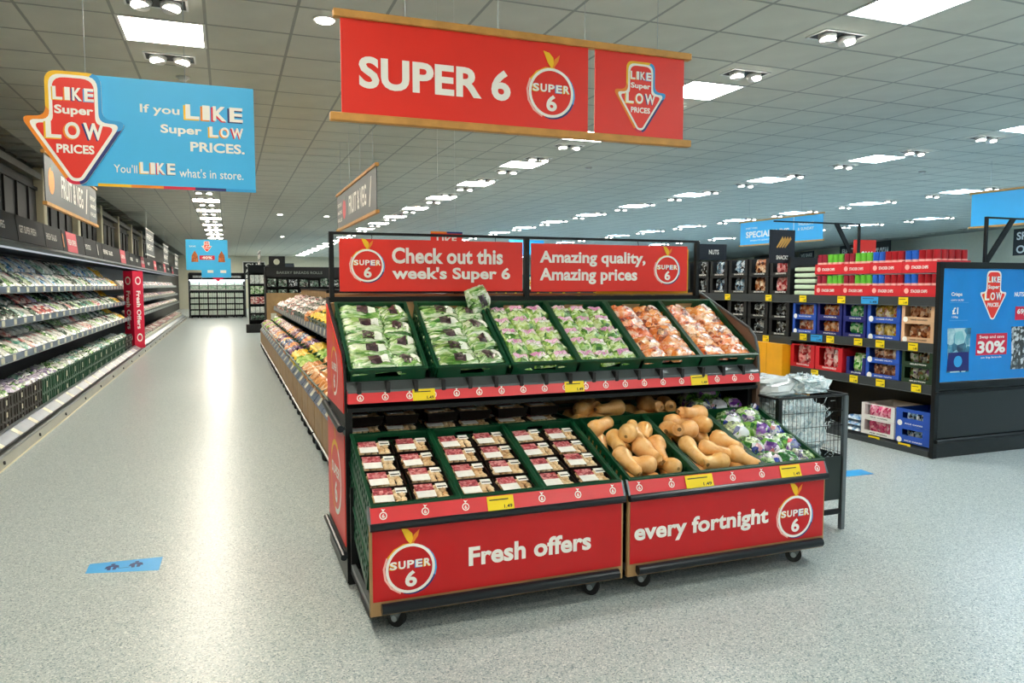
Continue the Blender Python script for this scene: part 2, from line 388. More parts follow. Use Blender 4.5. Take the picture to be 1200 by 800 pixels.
# ================================================================== the setting
XL, YB, YE = -2.9, -12.0, 52.0
def xr(y): return 21.6 + (y-13.8)*.40 if y > -5 else 14.08
struct('floor', MB().prism([(XL, YB), (xr(YB), YB), (xr(YE), YE), (XL, YE)], 'z', -.1, 0), FLOORM)
ceil = struct('ceiling', MB().prism([(XL, YB), (xr(YB), YB), (xr(YE), YE), (XL, YE)], 'z', CEIL+.03, CEIL+.13), GRID)
OX, OY = -.1, 0.04   # ceiling grid lines at OX+.6i, OY+.6j
LX = [(-.4, 0), (4.4, 1), (9.2, 2), (14.0, 3), (18.8, 4)]
LYS = [OY+.3+.6*(10+4*k) for k in range(-7, 19)]  # rows behind the camera and the last ones added to light fronts and end wall
taken = set()
for x, _ in LX:
    for y in LYS:
        i = round((x-.3-OX)/.6); j = round((y-.3-OY)/.6); taken.add((i, j))
fw = Vector((math.sin(R(20.8)), math.cos(R(20.8)), 0)); rt = Vector((math.cos(R(20.8)), -math.sin(R(20.8)), 0))
near, far = [], []
for i in range(-5, 62):
    for j in range(-8, 87):
        x = OX+.6*i; y = OY+.6*j
        if x < XL-.02 or x+.6 > xr(y+.3)+.3 or (i, j) in taken or y+.6 > YE: continue
        c = Vector((x+.3, y+.3, 0)); d = c.dot(fw); s = c.dot(rt)
        vis = d > 3.2 and abs(s/d) < .70 and 1.9/d*875 < 350
        (near if vis else far).append((c.length, x, y))
near.sort(); far += near[300:]; near = near[:300]
tm = MB().bbox(.006, .006, 0, .594, .594, .014, c=.004).mesh('tile', TILE)
for _, x, y in near:
    o = link('tile', tm, ceil); o.location = (x, y, CEIL)
mb = MB()
for _, x, y in far: mb.box(x+.006, y+.006, CEIL, x+.594, y+.594, CEIL+.014)
tag(obj('tile_field', mb, TILE, ceil), kind='stuff')
mb = MB()
for i in range(-5, 62):
    x = OX+.6*i
    if x > XL: y0 = max(YB, 13.8+(x-21.6)/.40); mb.box(x-.011, y0, CEIL-.001, x+.011, YE, CEIL+.029)
for j in range(-8, 87):
    y = OY+.6*j; mb.box(XL, y-.011, CEIL-.0015, xr(y), y+.011, CEIL+.029)
obj('grid_bars', mb, GRID, ceil)  # mid-grey bars carry the shade along the tile joints in their colour
# light panels and twin spots
def lamp_proto(k):
    t = thing('ceiling_light', '', 'ceiling light')
    obj('frame', MB().box(-.297,-.297,0,.297,-.275,.03).box(-.297,.275,0,.297,.297,.03).box(-.297,-.275,0,-.275,.275,.03).box(.275,-.275,0,.297,.275,.03), FIXW, t)
    obj('diffuser', MB().box(-.275,-.275,.004,.275,.275,.02), panel_mat(k), t); return Proto(t)
LP = [lamp_proto(k) for k in range(5)]
rown = ['above the left aisle', 'above the centre display', 'over the crisps aisle right of centre', 'in the fourth row from the left', 'in the far right row']
for (x, k) in LX:
    for n_, y in enumerate(LYS):
        if x > xr(y)-.5: continue
        LP[k].put((x, y, CEIL-.004), 0, 'square white ceiling light panel, %s of its row, %s' % (ordw(n_), rown[k]), 'square ceiling light panels')
sp = thing('twin_spotlight', '', 'spotlight')
obj('frame', MB().box(-.2,-.11,0,.2,-.095,.012).box(-.2,.095,0,.2,.11,.012).box(-.2,-.095,0,-.185,.095,.012).box(.185,-.095,0,.2,.095,.012), FIXW, sp)
obj('recess', MB().box(-.185,-.095,.004,.185,.095,.008), BLACK, sp)
for s in (-1, 1):
    b = obj('lamp', MB().tube((s*.09, 0, .006), (s*.095, -.012, -.035), .07, 14, r1=.062), FIXW, sp, True)
    obj('bulb', MB().tube((s*.095, -.012, -.034), (s*.095, -.0125, -.038), .058, 14), SPOT, b)
SPP = Proto(sp)
for (x, k) in LX:
    for n_, y in enumerate(LYS):
        if x > xr(y)-.5 or y < 1 or y > 42: continue
        for s in (-1, 1):
            SPP.put((x, y+s*.66, CEIL-.010), 0, 'recessed twin spotlight %s the %s light panel %s' % ('before' if s < 0 else 'behind', ordw(n_), rown[k]), 'recessed twin spotlights')
# small round things on the ceiling
sd = thing('smoke_detector', '', 'smoke detector'); obj('base', MB().tube((0,0,0), (0,0,-.012), .06, 16), FIXW, sd, True); obj('cap', MB().tube((0,0,-.012), (0,0,-.035), .045, 16, r1=.03), FIXW, sd, True)
SD = Proto(sd)
for x, y, l in ((-.33, 7.6, 'round white smoke detector behind the first twin spot above the left aisle'), (5.5, 11.0, 'round smoke detector on ceiling right of centre'), (10.9, 9.4, 'round smoke detector near the right edge of the ceiling'), (3.0, 8.8, 'round smoke detector just right of the grey hanging sign')):
    SD.put((x, y, CEIL-.001), 0, l, 'smoke detectors')
rs = thing('round_downlight', '', 'downlight'); obj('trim', MB().tube((0,0,0), (0,0,-.01), .08, 16), FIXW, rs); obj('bulb', MB().tube((0,0,-.009), (0,0,-.02), .06, 14), SPOT, rs)
RSP = Proto(rs)
for x, y in ((1.36, 21.1), (2.6, 21.2), (2.05, 30.6), (.70, 5.62)):
    RSP.put((x, y, CEIL-.001), 0, 'small round downlight in the ceiling ' + {1.36: 'behind the blue banner', 2.6: 'right of the first far downlight', 2.05: 'farthest of the small downlights', .70: 'at the left corner of the big red banner'}[x], 'round downlights')
# walls
struct('wall_left', MB().box(XL-.2, YB, -.1, XL, YE, CEIL+.2), DWALL)
struct('wall_end', MB().box(XL-.2, YE, -.1, xr(YE)+.5, YE+.2, CEIL+.2), WALLM)
struct('wall_front', MB().box(XL-.2, YB-.2, -.1, xr(YB)+.3, YB, CEIL+.2), WALLM)
struct('wall_right', MB().prism([(xr(YB), YB), (xr(YB)+.25, YB), (xr(YE)+.25, YE), (xr(YE), YE)], 'z', -.1, CEIL+.2), WALLM)
struct('trim_1', MB().box(XL, YB, 3.2, XL+.12, YE, 3.3), mat('cable tray', '7a7a72', .5))
# dark windows high in the left wall between cream posts
ys = [8.0, 11.3, 14.2, 17.2, 20.2, 23.2, 26.2, 29.2]
for k, y in enumerate(ys):
    struct('trim_%d' % (k+2), MB().bbox(XL, y, 2.2, XL+.14, y+.22, 3.4, c=.01), CREAM)
    wn = struct('window_%d' % (k+1), MB().box(XL+.001, y+.22, 2.25, XL+.03, y+3.0 if k < 7 else y+6, 3.05), GLASSD)
    fr = MB().box(XL+.03, y+.22, 2.2, XL+.06, y+3.0, 2.26).box(XL+.03, y+.22, 3.03, XL+.06, y+3.0, 3.08)
    for q in range(1, 4): fr.box(XL+.03, y+.22+q*.69, 2.26, XL+.06, y+.27+q*.69, 3.03)
    obj('window_frame', fr, DARK, wn)

# ================================================================== centre display
# --- rolling front bins
def castor(parent, x, y, z=.095):
    a = R(48); ca, sa = math.cos(a), math.sin(a)
    def rot(m):
        m.v = [((p[0]-x)*ca-(p[1]-y)*sa+x, (p[0]-x)*sa+(p[1]-y)*ca+y, p[2]) for p in m.v]; return m
    fk = MB().bbox(x-.032, y-.032, z-.010, x+.032, y+.032, z, c=.003)
    for q in (-1, 1): fk.prism([(y-.04, z-.008), (y+.03, z-.008), (y+.014, .035), (y-.014, .035)], 'x', x+q*.022-.002, x+q*.022+.002)
    c = obj('castor', rot(fk), GREYM, parent)
    obj('wheel', rot(MB().tube((x-.014, y, .042), (x+.014, y, .042), .042, 20)), RUBBER, c, False)
    obj('hub', rot(MB().tube((x-.026, y, .042), (x+.026, y, .042), .014, 12)), ALU, c)
def bin_unit(x0, x1, label, txt):
    Y = 3.09; t = thing('display_bin', label, 'display bin', (x0, Y, 0), 0, 'rolling bins of the red display'); W = x1-x0
    obj('front_panel', MB().bbox(0, 0, .09, W, .02, .50, c=.003), WOOD, t)
    g = obj('red_sign_panel', MB().box(.012, -.003, .155, W-.012, 0, .47), REDP, t)
    for ch in txt:
        if ch[0] == 'logo': super6(g, ch[1]-x0, ch[2], ch[3], -.0045)
        else: text(ch[0], ch[1]-x0, ch[2], ch[3]-x0, ch[4], -.0045, WHITE, g, .045)
    obj('upper_bumper', MB().tube((0, -.012, .483), (W, -.012, .483), .017, 14), SLATE, t, False)
    obj('lower_bumper', MB().tube((.045, -.02, .128), (W-.035, -.02, .128), .023, 16), SLATE, t, False)
    # sloping price rail
    fr = Frame((x0, Y-.004, .503), R(20))
    rl = obj('price_rail', MB().prism([(-.012, .50), (.012, .562), (.022, .562), (.02, .50)], 'x', .006, W-.006), RAILRED, t)
    obj('rail_edge', MB().prism([(-.016, .497), (.016, .566), (.03, .566), (.03, .497)], 'x', -.004, .006).prism([(-.016, .497), (.016, .566), (.03, .566), (.03, .497)], 'x', W-.006, W+.004), GREYM, t)
    n = 7
    for i in range(n):   # row of small emblems printed on the rail
        e = bpy.data.objects.new('rail_emblem', EMB); COL.objects.link(e); e.parent = rl
        e.location = (.06+i*(W-.12)/(n-1), .0, .531); e.rotation_euler = (R(-21.2), 0, 0)
    # base deck, side rails and legs
    obj('base_deck', MB().box(0, .02, .09, W, .53, .115), STEELD, t)
    obj('side_rail', MB().prism([(.02, .10), (.53, .10), (.53, .14), (.02, .14)], 'x', 0, .02), GREYM, t)
    obj('side_rail', MB().prism([(.02, .10), (.53, .10), (.53, .14), (.02, .14)], 'x', W-.02, W), GREYM, t)
    obj('slanted_support', MB().prism([(.04, .36), (.53, .54), (.53, .52), (.04, .34)], 'x', (.42 if x0 < 1 else .0), W), STEELD, t)
    obj('rear_panel', MB().box(0, .51, .115, W, .53, .52), STEELD, t)
    for x in (.13, W-.13):
        for y in (.03+.05, .44): castor(t, x, y)
    return t
mbE = MB(); mbE.flat = True   # small ring-and-leaf emblem used on the rails
def ringmesh():
    m = MB(); m.flat = True; k = 14; r = .017; vs = []
    for i in range(k):
        a = 2*PI*i/k; vs += [(r*.72*math.cos(a), -.0012, -.004+r*.72*math.sin(a)), (r*math.cos(a), -.0012, -.004+r*math.sin(a))]
    m.add(vs, [(2*i, 2*i+1, (2*i+3) % (2*k), (2*i+2) % (2*k)) for i in range(k)])
    m.add([(0,-.0012,.012), (-.008,-.0012,.026), (.003,-.0012,.022), (.011,-.0012,.024)], [(0,1,2,3)])
    g, f, _ = glyphs('6', .05); m.add([(-.006+a*.012, -.0012, -.013+b*.017) for a, b in g], f)
    return m
EMB = ringmesh().mesh('rail_emblem', WHITE)
binA = bin_unit(.53, 1.745, 'red-fronted rolling bin reading Fresh offers, the left one', [('Fresh offers', .967, .257, 1.571, .345), ('logo', .705, .285, .112)])
binB = bin_unit(1.77, 2.975, 'red-fronted rolling bin reading every fortnight, the right one', [('every fortnight', 1.804, .243, 2.60, .352), ('logo', 2.775, .281, .115)])
def rail_tag(parent, x, ang=-21, y=-.004, z=.50, h=.062, w_=.125):
    t = obj('price_tag', MB().box(0, -.0025, 0, w_, -.0005, h), TAG, parent); t.location = (x, y-.0105, z); t.rotation_euler = (R(ang), 0, 0)
    a = text('1.49', w_*.62, h*.1, w_*.93, h*.36, -.003, BLACK, t, .03); obj('print_line', MB().box(w_*.08, -.003, h*.7, w_*.8, -.0026, h*.78), BLACK, t)
rail_tag(binA, .525); rail_tag(binB, .32, w_=.16); rail_tag(binB, .90, w_=.13)

# --- tall shelving behind the bins
disp = thing('display_shelving', 'tall red and black produce display shelving with sloping top shelf', 'display shelving', (.53, 3.64, 0))
D = disp; W = 2.44
def P(name, m, *b, c=0): return part(name, D, m, *b, c=c)
# local y: 0 at the price rail plane (world 3.64)
side = [(.03, .02), (.72, .02), (.70, 1.435), (.655, 1.435), (.09, 1.165), (.05, 1.10), (.025, .98)]
sideR = [(.03, .02), (.72, .02), (.70, 1.45), (.64, 1.45), (.115, 1.235), (.06, 1.19), (.03, 1.10), (.02, .98)]
lp = obj('end_panel', MB().prism(side, 'x', -.010, .0), STEELD, D); tag(lp, 'red end panel facing the left aisle')
up = [(.055, .87), (.67, .87), (.665, 1.40), (.12, 1.15), (.075, 1.09), (.05, .98)]
red1 = obj('red_panel', MB().prism(up, 'x', -.014, -.010), RED, lp)
red2 = obj('red_panel', MB().prism([(.05, .20), (.69, .20), (.68, .79), (.05, .76)], 'x', -.014, -.010), RED, lp)
def side_logo(par, yc, zc, r):   # emblem on the end panel, faces -x
    for (a0, a1, m) in ((60, 150, YEL), (150, 260, ORG), (-100, 60, WHITE)):
        mb = MB(); mb.flat = True; vs = []; k = 12
        for i in range(k+1):
            a = R(a0+(a1-a0)*i/k)
            for q in (r*.86, r): vs.append((-.0152, yc-q*math.cos(a), zc+q*math.sin(a)))
        mb.add(vs, [(2*i, 2*i+1, 2*i+3, 2*i+2) for i in range(k)]); obj('ring', mb, m, par)
    mb = MB(); mb.flat = True; mb.add([(-.0152, yc+a*r, zc+r*(.95+b)) for a, b in ((0,0),(.16,.2),(.3,.52),(.36,.66),(.1,.6),(-.08,.42),(-.1,.2))], [tuple(range(7))]); obj('leaf', mb, ORG, par)
    for s, w_, z0, z1, b in (('SUPER', 1.5, .02, .33, .05), ('6', .46, -.7, -.1, .06)):
        g, f, _ = glyphs(s, b); mb = MB(); mb.flat = True; mb.add([(-.0154, yc+w_*r/2-a*w_*r, zc+r*(z0+q*(z1-z0))) for a, q in g], f); obj('lettering', mb, WHITE, par)
side_logo(red1, .36, 1.05, .13); side_logo(red2, .37, .48, .2)
obj('handle_bar', MB().path([(-.034, .02, .80), (-.034, .66, .84)], .017, 12).tube((-.034, .04, .80), (-.008, .04, .80), .01).tube((-.034, .62, .84), (-.008, .62, .84), .01), SLATE, lp, False)
obj('bumper', MB().path([(-.03, .0, .165), (-.03, .70, .165)], .016, 12).tube((-.03, .05, .165), (-.008, .05, .165), .01), SLATE, lp, False)
rp = obj('end_panel', MB().prism(sideR, 'x', W, W+.025), DWOOD, D); tag(rp, 'dark brown end panel on the right')
obj('edge_strip', MB().path([(W+.012, .0+a, b) for a, b in ((.02, .98), (.03, 1.10), (.06, 1.19), (.115, 1.24), (.64, 1.455), (.70, 1.455))], .008, 8), GREYM, rp)
P('back_panel', WOOD, (0, .64, .1, W, .66, 1.40)); P('top_cap', STEELD, (-.005, .62, 1.405, W+.005, .70, 1.435))
P('rear_rail', STEELD, (-.005, .72, 1.455, W+.005, .74, 1.475)); P('rear_board', WOOD, (0, .70, 1.436, W, .72, 1.45))
P('plinth', STEELD, (0, .06, .0, W, .64, .09)); P('mid_deck', STEELD, (0, .08, .62, W, .62, .645))
# sloping top shelf on brackets
obj('top_shelf', MB().prism([(.01, .90), (.64, 1.24), (.64, 1.22), (.01, .88)], 'x', 0, W), STEELD, D)
obj('stop_lip', MB().prism([(.055, .92), (.075, .93), (.075, 1.03), (.055, 1.03)], 'x', 0, W), STEELD, D)
obj('ledge', MB().prism([(.0, .985), (.055, 1.025), (.055, 1.015), (.0, .975)], 'x', 0, W), GREYM, D)
rail = obj('price_rail', MB().prism([(-.012, .925), (.004, .985), (.02, .985), (.02, .925)], 'x', 0, W), RAILRED, D)
for i in range(20):
    e = bpy.data.objects.new('rail_emblem', EMB); COL.objects.link(e); e.parent = rail; e.location = (.06+i*(W-.12)/19, -.004, .955); e.rotation_euler = (R(-15), 0, 0)
for x in (.32, 1.155, 1.955): rail_tag(D, x, -15, y=-.002, z=.925, h=.06, w_=.115)
clip = MB().bbox(0, -.004, .97, .022, .05, 1.025, c=.003).mesh('divider_clip', BLACK)
for i in range(17):
    o = link('divider_clip', clip, D); o.location = (.045+i*.142, 0, 0)
P('left_bracket', STEELD, (0, .06, .09, .03, .64, .9)); P('right_bracket', STEELD, (W-.03, .06, .09, W, .64, .9)); P('centre_bracket', STEELD, (1.2, .3, .09, 1.23, .64, .95))
# sign frame
fr = P('upright', STEELD, (0, .60, 1.43, .025, .63, 1.79)); P('upright', STEELD, (1.165, .60, 1.43, 1.195, .63, 1.79)); P('upright', STEELD, (W-.045, .60, 1.43, W-.02, .63, 1.79))
P('top_bar', STEELD, (0, .605, 1.782, W-.02, .625, 1.797))
def board(name, label, x0, z0, x1, z1, y, m, cat='sign', hooks=(), th=.006, group=None):
    t = thing(name, label, cat, (x0, y, z0), 0, group); obj('panel', MB().box(0, 0, 0, x1-x0, th, z1-z0), m, t)
    for hx, hz in hooks: obj('hook', MB().path([(hx, th/2, z1-z0-.01), (hx+.004, th/2, (z1-z0)+(hz-z1)*.5), (hx, th/2, hz-z0)], .002, 5), STEELD, t)
    return t
sa = board('hanging_sign', 'red sign reading Check out this week\'s Super 6', .585, 1.466, 1.681, 1.76, 4.245, RED, hooks=((.18, 1.785), (.92, 1.785)))
super6(sa, .155, .145, .095, -.002)
text("Check out this", .295, .158, .968, .25, -.002, WHITE, sa, .05); text("week's Super 6", .295, .05, 1.015, .14, -.002, WHITE, sa, .05)
sb = board('hanging_sign', 'red sign reading Amazing quality, Amazing prices', 1.738, 1.462, 2.857, 1.756, 4.245, RED, hooks=((.2, 1.785), (.92, 1.785)))
text("Amazing quality,", .056, .155, .80, .25, -.002, WHITE, sb, .05); text("Amazing prices", .056, .045, .74, .145, -.002, WHITE, sb, .05); super6(sb, .965, .14, .095, -.002)
sc_ = board('backing_sign', 'yellow board peeping out behind the red Amazing quality sign', 2.2, 1.447, 2.885, 1.74, 4.275, mat('board yellow', 'f5b40c', .5), hooks=((.3, 1.785),))
sl = board('arrow_sign', 'small red LIKE sign top rising behind the Check out this sign', 1.28, 1.7, 1.50, 1.86, 4.9, RED)
for x in (.05, .17): obj('wire', MB().tube((x, .003, .15), (x, .003, CEIL-1.69), .001, 5), FIXW, sl)
obj('coloured_edge', MB().box(0, -.003, .148, .11, -.001, .16).box(0, 0, .0, .001, .001, .001), ORG, sl); obj('coloured_edge', MB().box(.11, -.003, .148, .22, -.001, .16), NAVY, sl)
text('LIKE', .04, .08, .18, .125, -.002, WHITE, sl, .05)

# ================================================================== hanging banners
bn = thing('hanging_banner', 'large red SUPER 6 banner between two oak battens', 'banner', (.445, 3.3, 2.2))
obj('top_batten', MB().bbox(0, -.02, .43, 1.77, .02, .462, c=.003), WOODB, bn); obj('bottom_batten', MB().bbox(-.02, -.02, .0, 1.775, .02, .034, c=.003), WOODB, bn)
b1 = obj('red_panel', MB().box(.03, -.003, .03, 1.198, .003, .432), RED, bn); b2 = obj('red_panel', MB().box(1.235, -.003, .03, 1.735, .003, .432), RED, bn)
text('SUPER 6', .105, .145, .80, .283, -.005, WHITE, b1, .06); super6(b1, 1.005, .203, .118, -.005)
arrow_logo(b2, 1.33, .055, 1.64, .395, -.005)
for x in (.31, .74, 1.18, 1.58): obj('wire', MB().tube((x, 0, .46), (x, 0, CEIL-2.2+.02), .0015, 5), ALU, bn)
bb = thing('hanging_banner', 'blue If you LIKE Super LOW PRICES banner with red arrow at its left', 'banner', (-.545, 3.5, 1.905))
pb = obj('blue_panel', MB().box(.0, 0, .0, .672, .006, .445), BLUE, bb)
for i, m in enumerate((YEL, ORG, MAG, NAVY, CYAN)): obj('colour_strip', MB().box(.06+i*.1225, -.0015, .0, .06+(i+1)*.1225, 0, .012), m, pb)
t = -.002
text('If you', .225, .30, .375, .345, t, WHITE, pb, .02); letters3('LIKE', .398, .297, .626, .358, t, pb, sh=.008)
text('Super', .30, .222, .46, .268, t, WHITE, pb, .03); letters3('LOW', .49, .228, .626, .272, t, pb, sh=.006, cols=[YEL, ORG, MAG])
text('PRICES.', .413, .162, .63, .203, t, WHITE, pb, .03)
text("You'll", .120, .059, .207, .093, t, WHITE, pb, .005); letters3('LIKE', .218, .06, .352, .107, t, pb, sh=.004); text("what's in store.", .367, .052, .622, .09, t, WHITE, pb, .005)
arrow_logo(bb, -.205, .002, .178, .448, -.012, thick=.008)
for x in (.03, .40): obj('wire', MB().tube((x, .003, .44), (x, .003, CEIL-1.905+.02), .0015, 5), ALU, bb)
# slate FRUIT & VEG banners
def slate_banner(label, loc, rz, mirror=False, Wd=3.0, H=.45):
    t = thing('hanging_banner', label, 'banner', loc, rz)
    obj('top_batten', MB().bbox(-.03, -.02, H, Wd+.03, .02, H+.035, c=.003), WOODB, t); obj('bottom_batten', MB().bbox(-.03, -.02, -.035, Wd+.03, .02, 0, c=.003), WOODB, t)
    p = obj('slate_panel', MB().box(0, -.004, 0, Wd, .004, H), SIGNG, t)
    if not mirror: a, b, c = .75, .18, 2.45
    else: a, b, c = 1.05, .55, 0
    f = obj('fruit_print', MB().tube((b+.1, -.0045, H*.5), (b+.1, -.0055, H*.5), .13, 20), ORG if not mirror else MAG, p); obj('leaf_print', MB().box(b+.08, -.0056, H*.5+.1, b+.2, -.0046, H*.5+.16), GREEN, f)
    text('FRUIT & VEG', a, .11, a+1.25, .34, -.006, WHITE, p, .02)
    ml = MB().prism([(a+1.42, .07), (a+1.47, .07), (a+1.58, .38), (a+1.53, .38)], 'y', -.006, -.0045); obj('slash_print', ml, WHITE, p)
    x = c+.05 if not mirror else .05
    for q, s in enumerate(('EVERYDAY', 'AMAZING', 'VALUE')): text(s, x, .28-q*.1, x+.4, .33-q*.1, -.006, WHITE, p, .01)
    obj('panel_joint', MB().box(x-.06, -.0055, 0, x-.05, -.0045, H), DARK, p)
    for q in (.3, 1.1, 1.9, 2.7): obj('wire', MB().tube((q, 0, H+.03), (q, 0, CEIL-loc[2]+.02), .002, 5), ALU, t)
slate_banner('slate FRUIT & VEG banner above the left chiller, half behind the red arrow', (-1.6, 8.3, 2.3), R(90))
slate_banner('slate FRUIT & VEG banner above the centre produce bins', (1.45, 10.6, 2.27), R(-90), True, 2.9, .44)
def small_banner(label, loc, rz, wd, h, m=SIGNG, tx=('FRESH', 'MEAT')):
    t = thing('hanging_sign', label, 'sign', loc, rz); p = obj('panel', MB().box(0, -.004, 0, wd, .004, h), m, t)
    obj('batten', MB().box(-.03, -.015, h, wd+.03, .015, h+.03), FIXW, t); obj('batten', MB().box(-.03, -.015, -.03, wd+.03, .015, 0), FIXW, t)
    for q, s in enumerate(tx): text(s, wd*.12, h*(.6-q*.4), wd*.88, h*(.85-q*.4), -.006, WHITE, p, .02)
    for x in (wd*.15, wd*.85): obj('wire', MB().tube((x, 0, h+.02), (x, 0, CEIL-loc[2]+.01), .002, 5), ALU, t)
small_banner('nearer of three small slate signs over the left chiller', (-1.9, 21.0, 2.3), R(90), 2.2, .62)
small_banner('middle one of three small slate signs over the left chiller', (-1.9, 26.5, 2.25), R(90), 2.0, .55)
small_banner('farthest of three small slate signs over the left chiller', (-1.9, 32.0, 2.2), R(90), 2.0, .5)
small_banner('small slate sign over the far right end of the left aisle', (1.1, 30.0, 2.1), R(-90), 2.4, .6)
# blue aisle posters hanging far down the left aisle
ab = thing('hanging_poster', 'blue poster with red arrow and 40% hanging far down the left aisle', 'poster', (-.70, 15.0, 1.78)); p = obj('panel', MB().box(0, -.004, 0, .72, .004, .56), BLUE, ab)
arrow_logo(ab, .25, .33, .47, .54, -.006, outline=False); obj('red_burst', MB().bbox(.23, -.007, .19, .49, -.005, .27, c=.02), MAG, p); text('40%', .27, .205, .45, .255, -.009, WHITE, p, .04)
for x, m in ((.09, ORG), (.55, ORG)):
    f = obj('food_picture', MB().prism([(x, .15), (x+.12, .15), (x+.11, .27), (x+.06, .36), (x+.01, .27)], 'y', -.006, -.0045), mat('food print', 'b5602c', .5, noise=.6, scale=30), p)
text('SAVE', .06, .42, .17, .45, -.006, WHITE, p, .01)
for x in (.1, .6): obj('wire', MB().tube((x, 0, .55), (x, 0, CEIL-1.78+.01), .002, 5), ALU, ab)
ac = thing('hanging_poster', 'lower blue poster with two white squares behind the first, far down the aisle', 'poster', (-.52, 17.6, 1.67)); p = obj('panel', MB().box(0, -.004, 0, .60, .004, .42), BLUE, ac)
obj('white_square', MB().box(.12, -.006, .10, .24, -.0045, .20), WHITE, p); obj('white_square', MB().box(.38, -.006, .10, .50, -.0045, .20), WHITE, p)
obj('red_tip', MB().prism([(.2, 0), (.46, 0), (.33, -.09)], 'y', -.004, .004), MAG, ac)
for x in (.1, .5): obj('wire', MB().tube((x, 0, .41), (x, 0, CEIL-1.67+.01), .002, 5), ALU, ac)
# blue SPECIALS banner and its fellow at the right edge
def blue_banner(label, loc, Wd, H, full=True):
    t = thing('hanging_banner', label, 'banner', loc, R(-90)); p = obj('blue_panel', MB().box(0, -.004, 0, Wd, .004, H), BLUE, t)
    obj('top_batten', MB().bbox(-.03, -.02, H, Wd+.03, .02, H+.03, c=.003), WOODB, t); obj('bottom_batten', MB().bbox(-.03, -.02, -.03, Wd+.03, .02, 0, c=.003), WOODB, t)
    if full:
        text('EVERY WEEK', .2, H*.68, .6, H*.76, -.006, WHITE, p, .01); text('SPECIALBUYS', .2, H*.30, 1.6, H*.58, -.006, WHITE, p, .04); text('WHEN IT\'S GONE IT\'S GONE', .35, H*.14, 1.3, H*.21, -.006, WHITE, p, .01)
        obj('panel_joint', MB().box(1.72, -.0055, 0, 1.735, -.0045, H), WHITE, p)
        for q, s in enumerate(('THURSDAY', '& SUNDAY')): text(s, 1.85, H*(.62-q*.2), 2.3, H*(.74-q*.2), -.006, WHITE, p, .01)
    for x in (.3, Wd-.6): obj('wire', MB().tube((x, 0, H), (x, 0, CEIL-loc[2]+.01), .002, 5), ALU, t)
blue_banner('light blue SPECIALBUYS banner hanging over the right aisles', (11.0, 14.24, 2.41), 2.54, .5)
blue_banner('light blue banner cut off by the right edge of the photo', (11.0, 8.55, 2.42), 2.6, .5, False)
sm = thing('hanging_sign', 'small light blue sign far off above the Amazing quality sign', 'sign', (9.0, 24.0, 2.55)); obj('panel', MB().box(0, -.004, 0, 1.3, .004, .5), BLUE, sm)
for x in (.2, 1.1): obj('wire', MB().tube((x, 0, .49), (x, 0, CEIL-2.54), .002, 5), ALU, sm)

# ================================================================== crates and their produce
def crate(m=GREEN, H=.15):
    W_, L_ = .385, .58; t = thing('plastic_crate', '', 'crate')
    obj('base', MB().box(.008, .008, 0, W_-.008, L_-.008, .008), m, t)
    for (a, b) in ((0, .008), (L_-.008, L_)):
        e = MB(); e.box(0, a, 0, W_, b, H*.62); e.box(0, a, H*.62, W_*.33, b, H*.84); e.box(W_*.67, a, H*.62, W_, b, H*.84); e.box(0, a, H*.84, W_, b, H)
        obj('end_wall', e, m, t)
    for (a, b, o) in ((0, .006, -.004), (W_-.006, W_, W_)):
        s = MB(); s.box(a, 0, 0, b, L_, H*.25); s.box(a, 0, H*.78, b, L_, H)
        for k in range(13): y = k*(L_-.02)/12; s.box(a, y, H*.25, b, y+.02, H*.78)
        s.box(a, 0, H*.48, b, L_, H*.56)
        obj('side_wall', s, m, t)
    r = MB().box(-.006, -.006, H-.012, W_+.006, .01, H).box(-.006, L_-.01, H-.012, W_+.006, L_+.006, H).box(-.006, .01, H-.012, .01, L_-.01, H).box(W_-.01, .01, H-.012, W_+.006, L_-.01, H)
    obj('rim', r, m, t); return t
CR = Proto(crate())
cols6 = ['leftmost', 'second', 'third', 'fourth', 'fifth', 'rightmost']
A_LOW = R(20.3); A_UP = R(33)
low = []; XS_low = [.545, .945, 1.345, 1.785, 2.185, 2.585]
contents_low = ['mushroom punnets', 'mushroom punnets', 'mushroom punnets', 'butternut squash', 'butternut squash', 'wrapped cabbages']
for i, x in enumerate(XS_low):
    f = Frame((x, 3.155, .432), A_LOW); CR.put(f.o, f.r(), 'green crate of %s in the lower front row, %s of six' % (contents_low[i], cols6[i]), 'green crates in the lower front row'); low.append(f)
f0 = low[0]
for k in (1, 2): CR.put(f0.p(0, 0, -.154*k), f0.r(), 'empty green crate under the leftmost mushroom crate, %s one down' % ORD[k-1], 'crates stacked under the mushrooms')
rear = []
for i, x in enumerate(XS_low):
    f = Frame((x, 3.745, .6455), R(0.0)); o = CR.put(f.o, f.r(), 'shaded green crate of %s under the top shelf, %s of six' % (contents_low[i], cols6[i]), 'green crates under the top shelf', scale=(1, .86, .72)); rear.append(f)
upper = []; XS_up = [.545, .985, 1.395, 1.79, 2.19, 2.58]
cu = ['bagged leeks', 'bagged leeks', 'radish bags', 'radish bags', 'carrot bags', 'carrot bags']
for i, x in enumerate(XS_up):
    f = Frame((x, 3.735, .965), A_UP); CR.put(f.o, f.r(), 'green crate of %s on the sloping top shelf, %s of six' % (cu[i], cols6[i]), 'green crates on the top shelf'); upper.append(f)
obj('shelf_support', MB().prism([(.10, .92), (.64, 1.27), (.64, 1.26), (.10, .91)], 'x', 0, 2.44), STEELD, D)

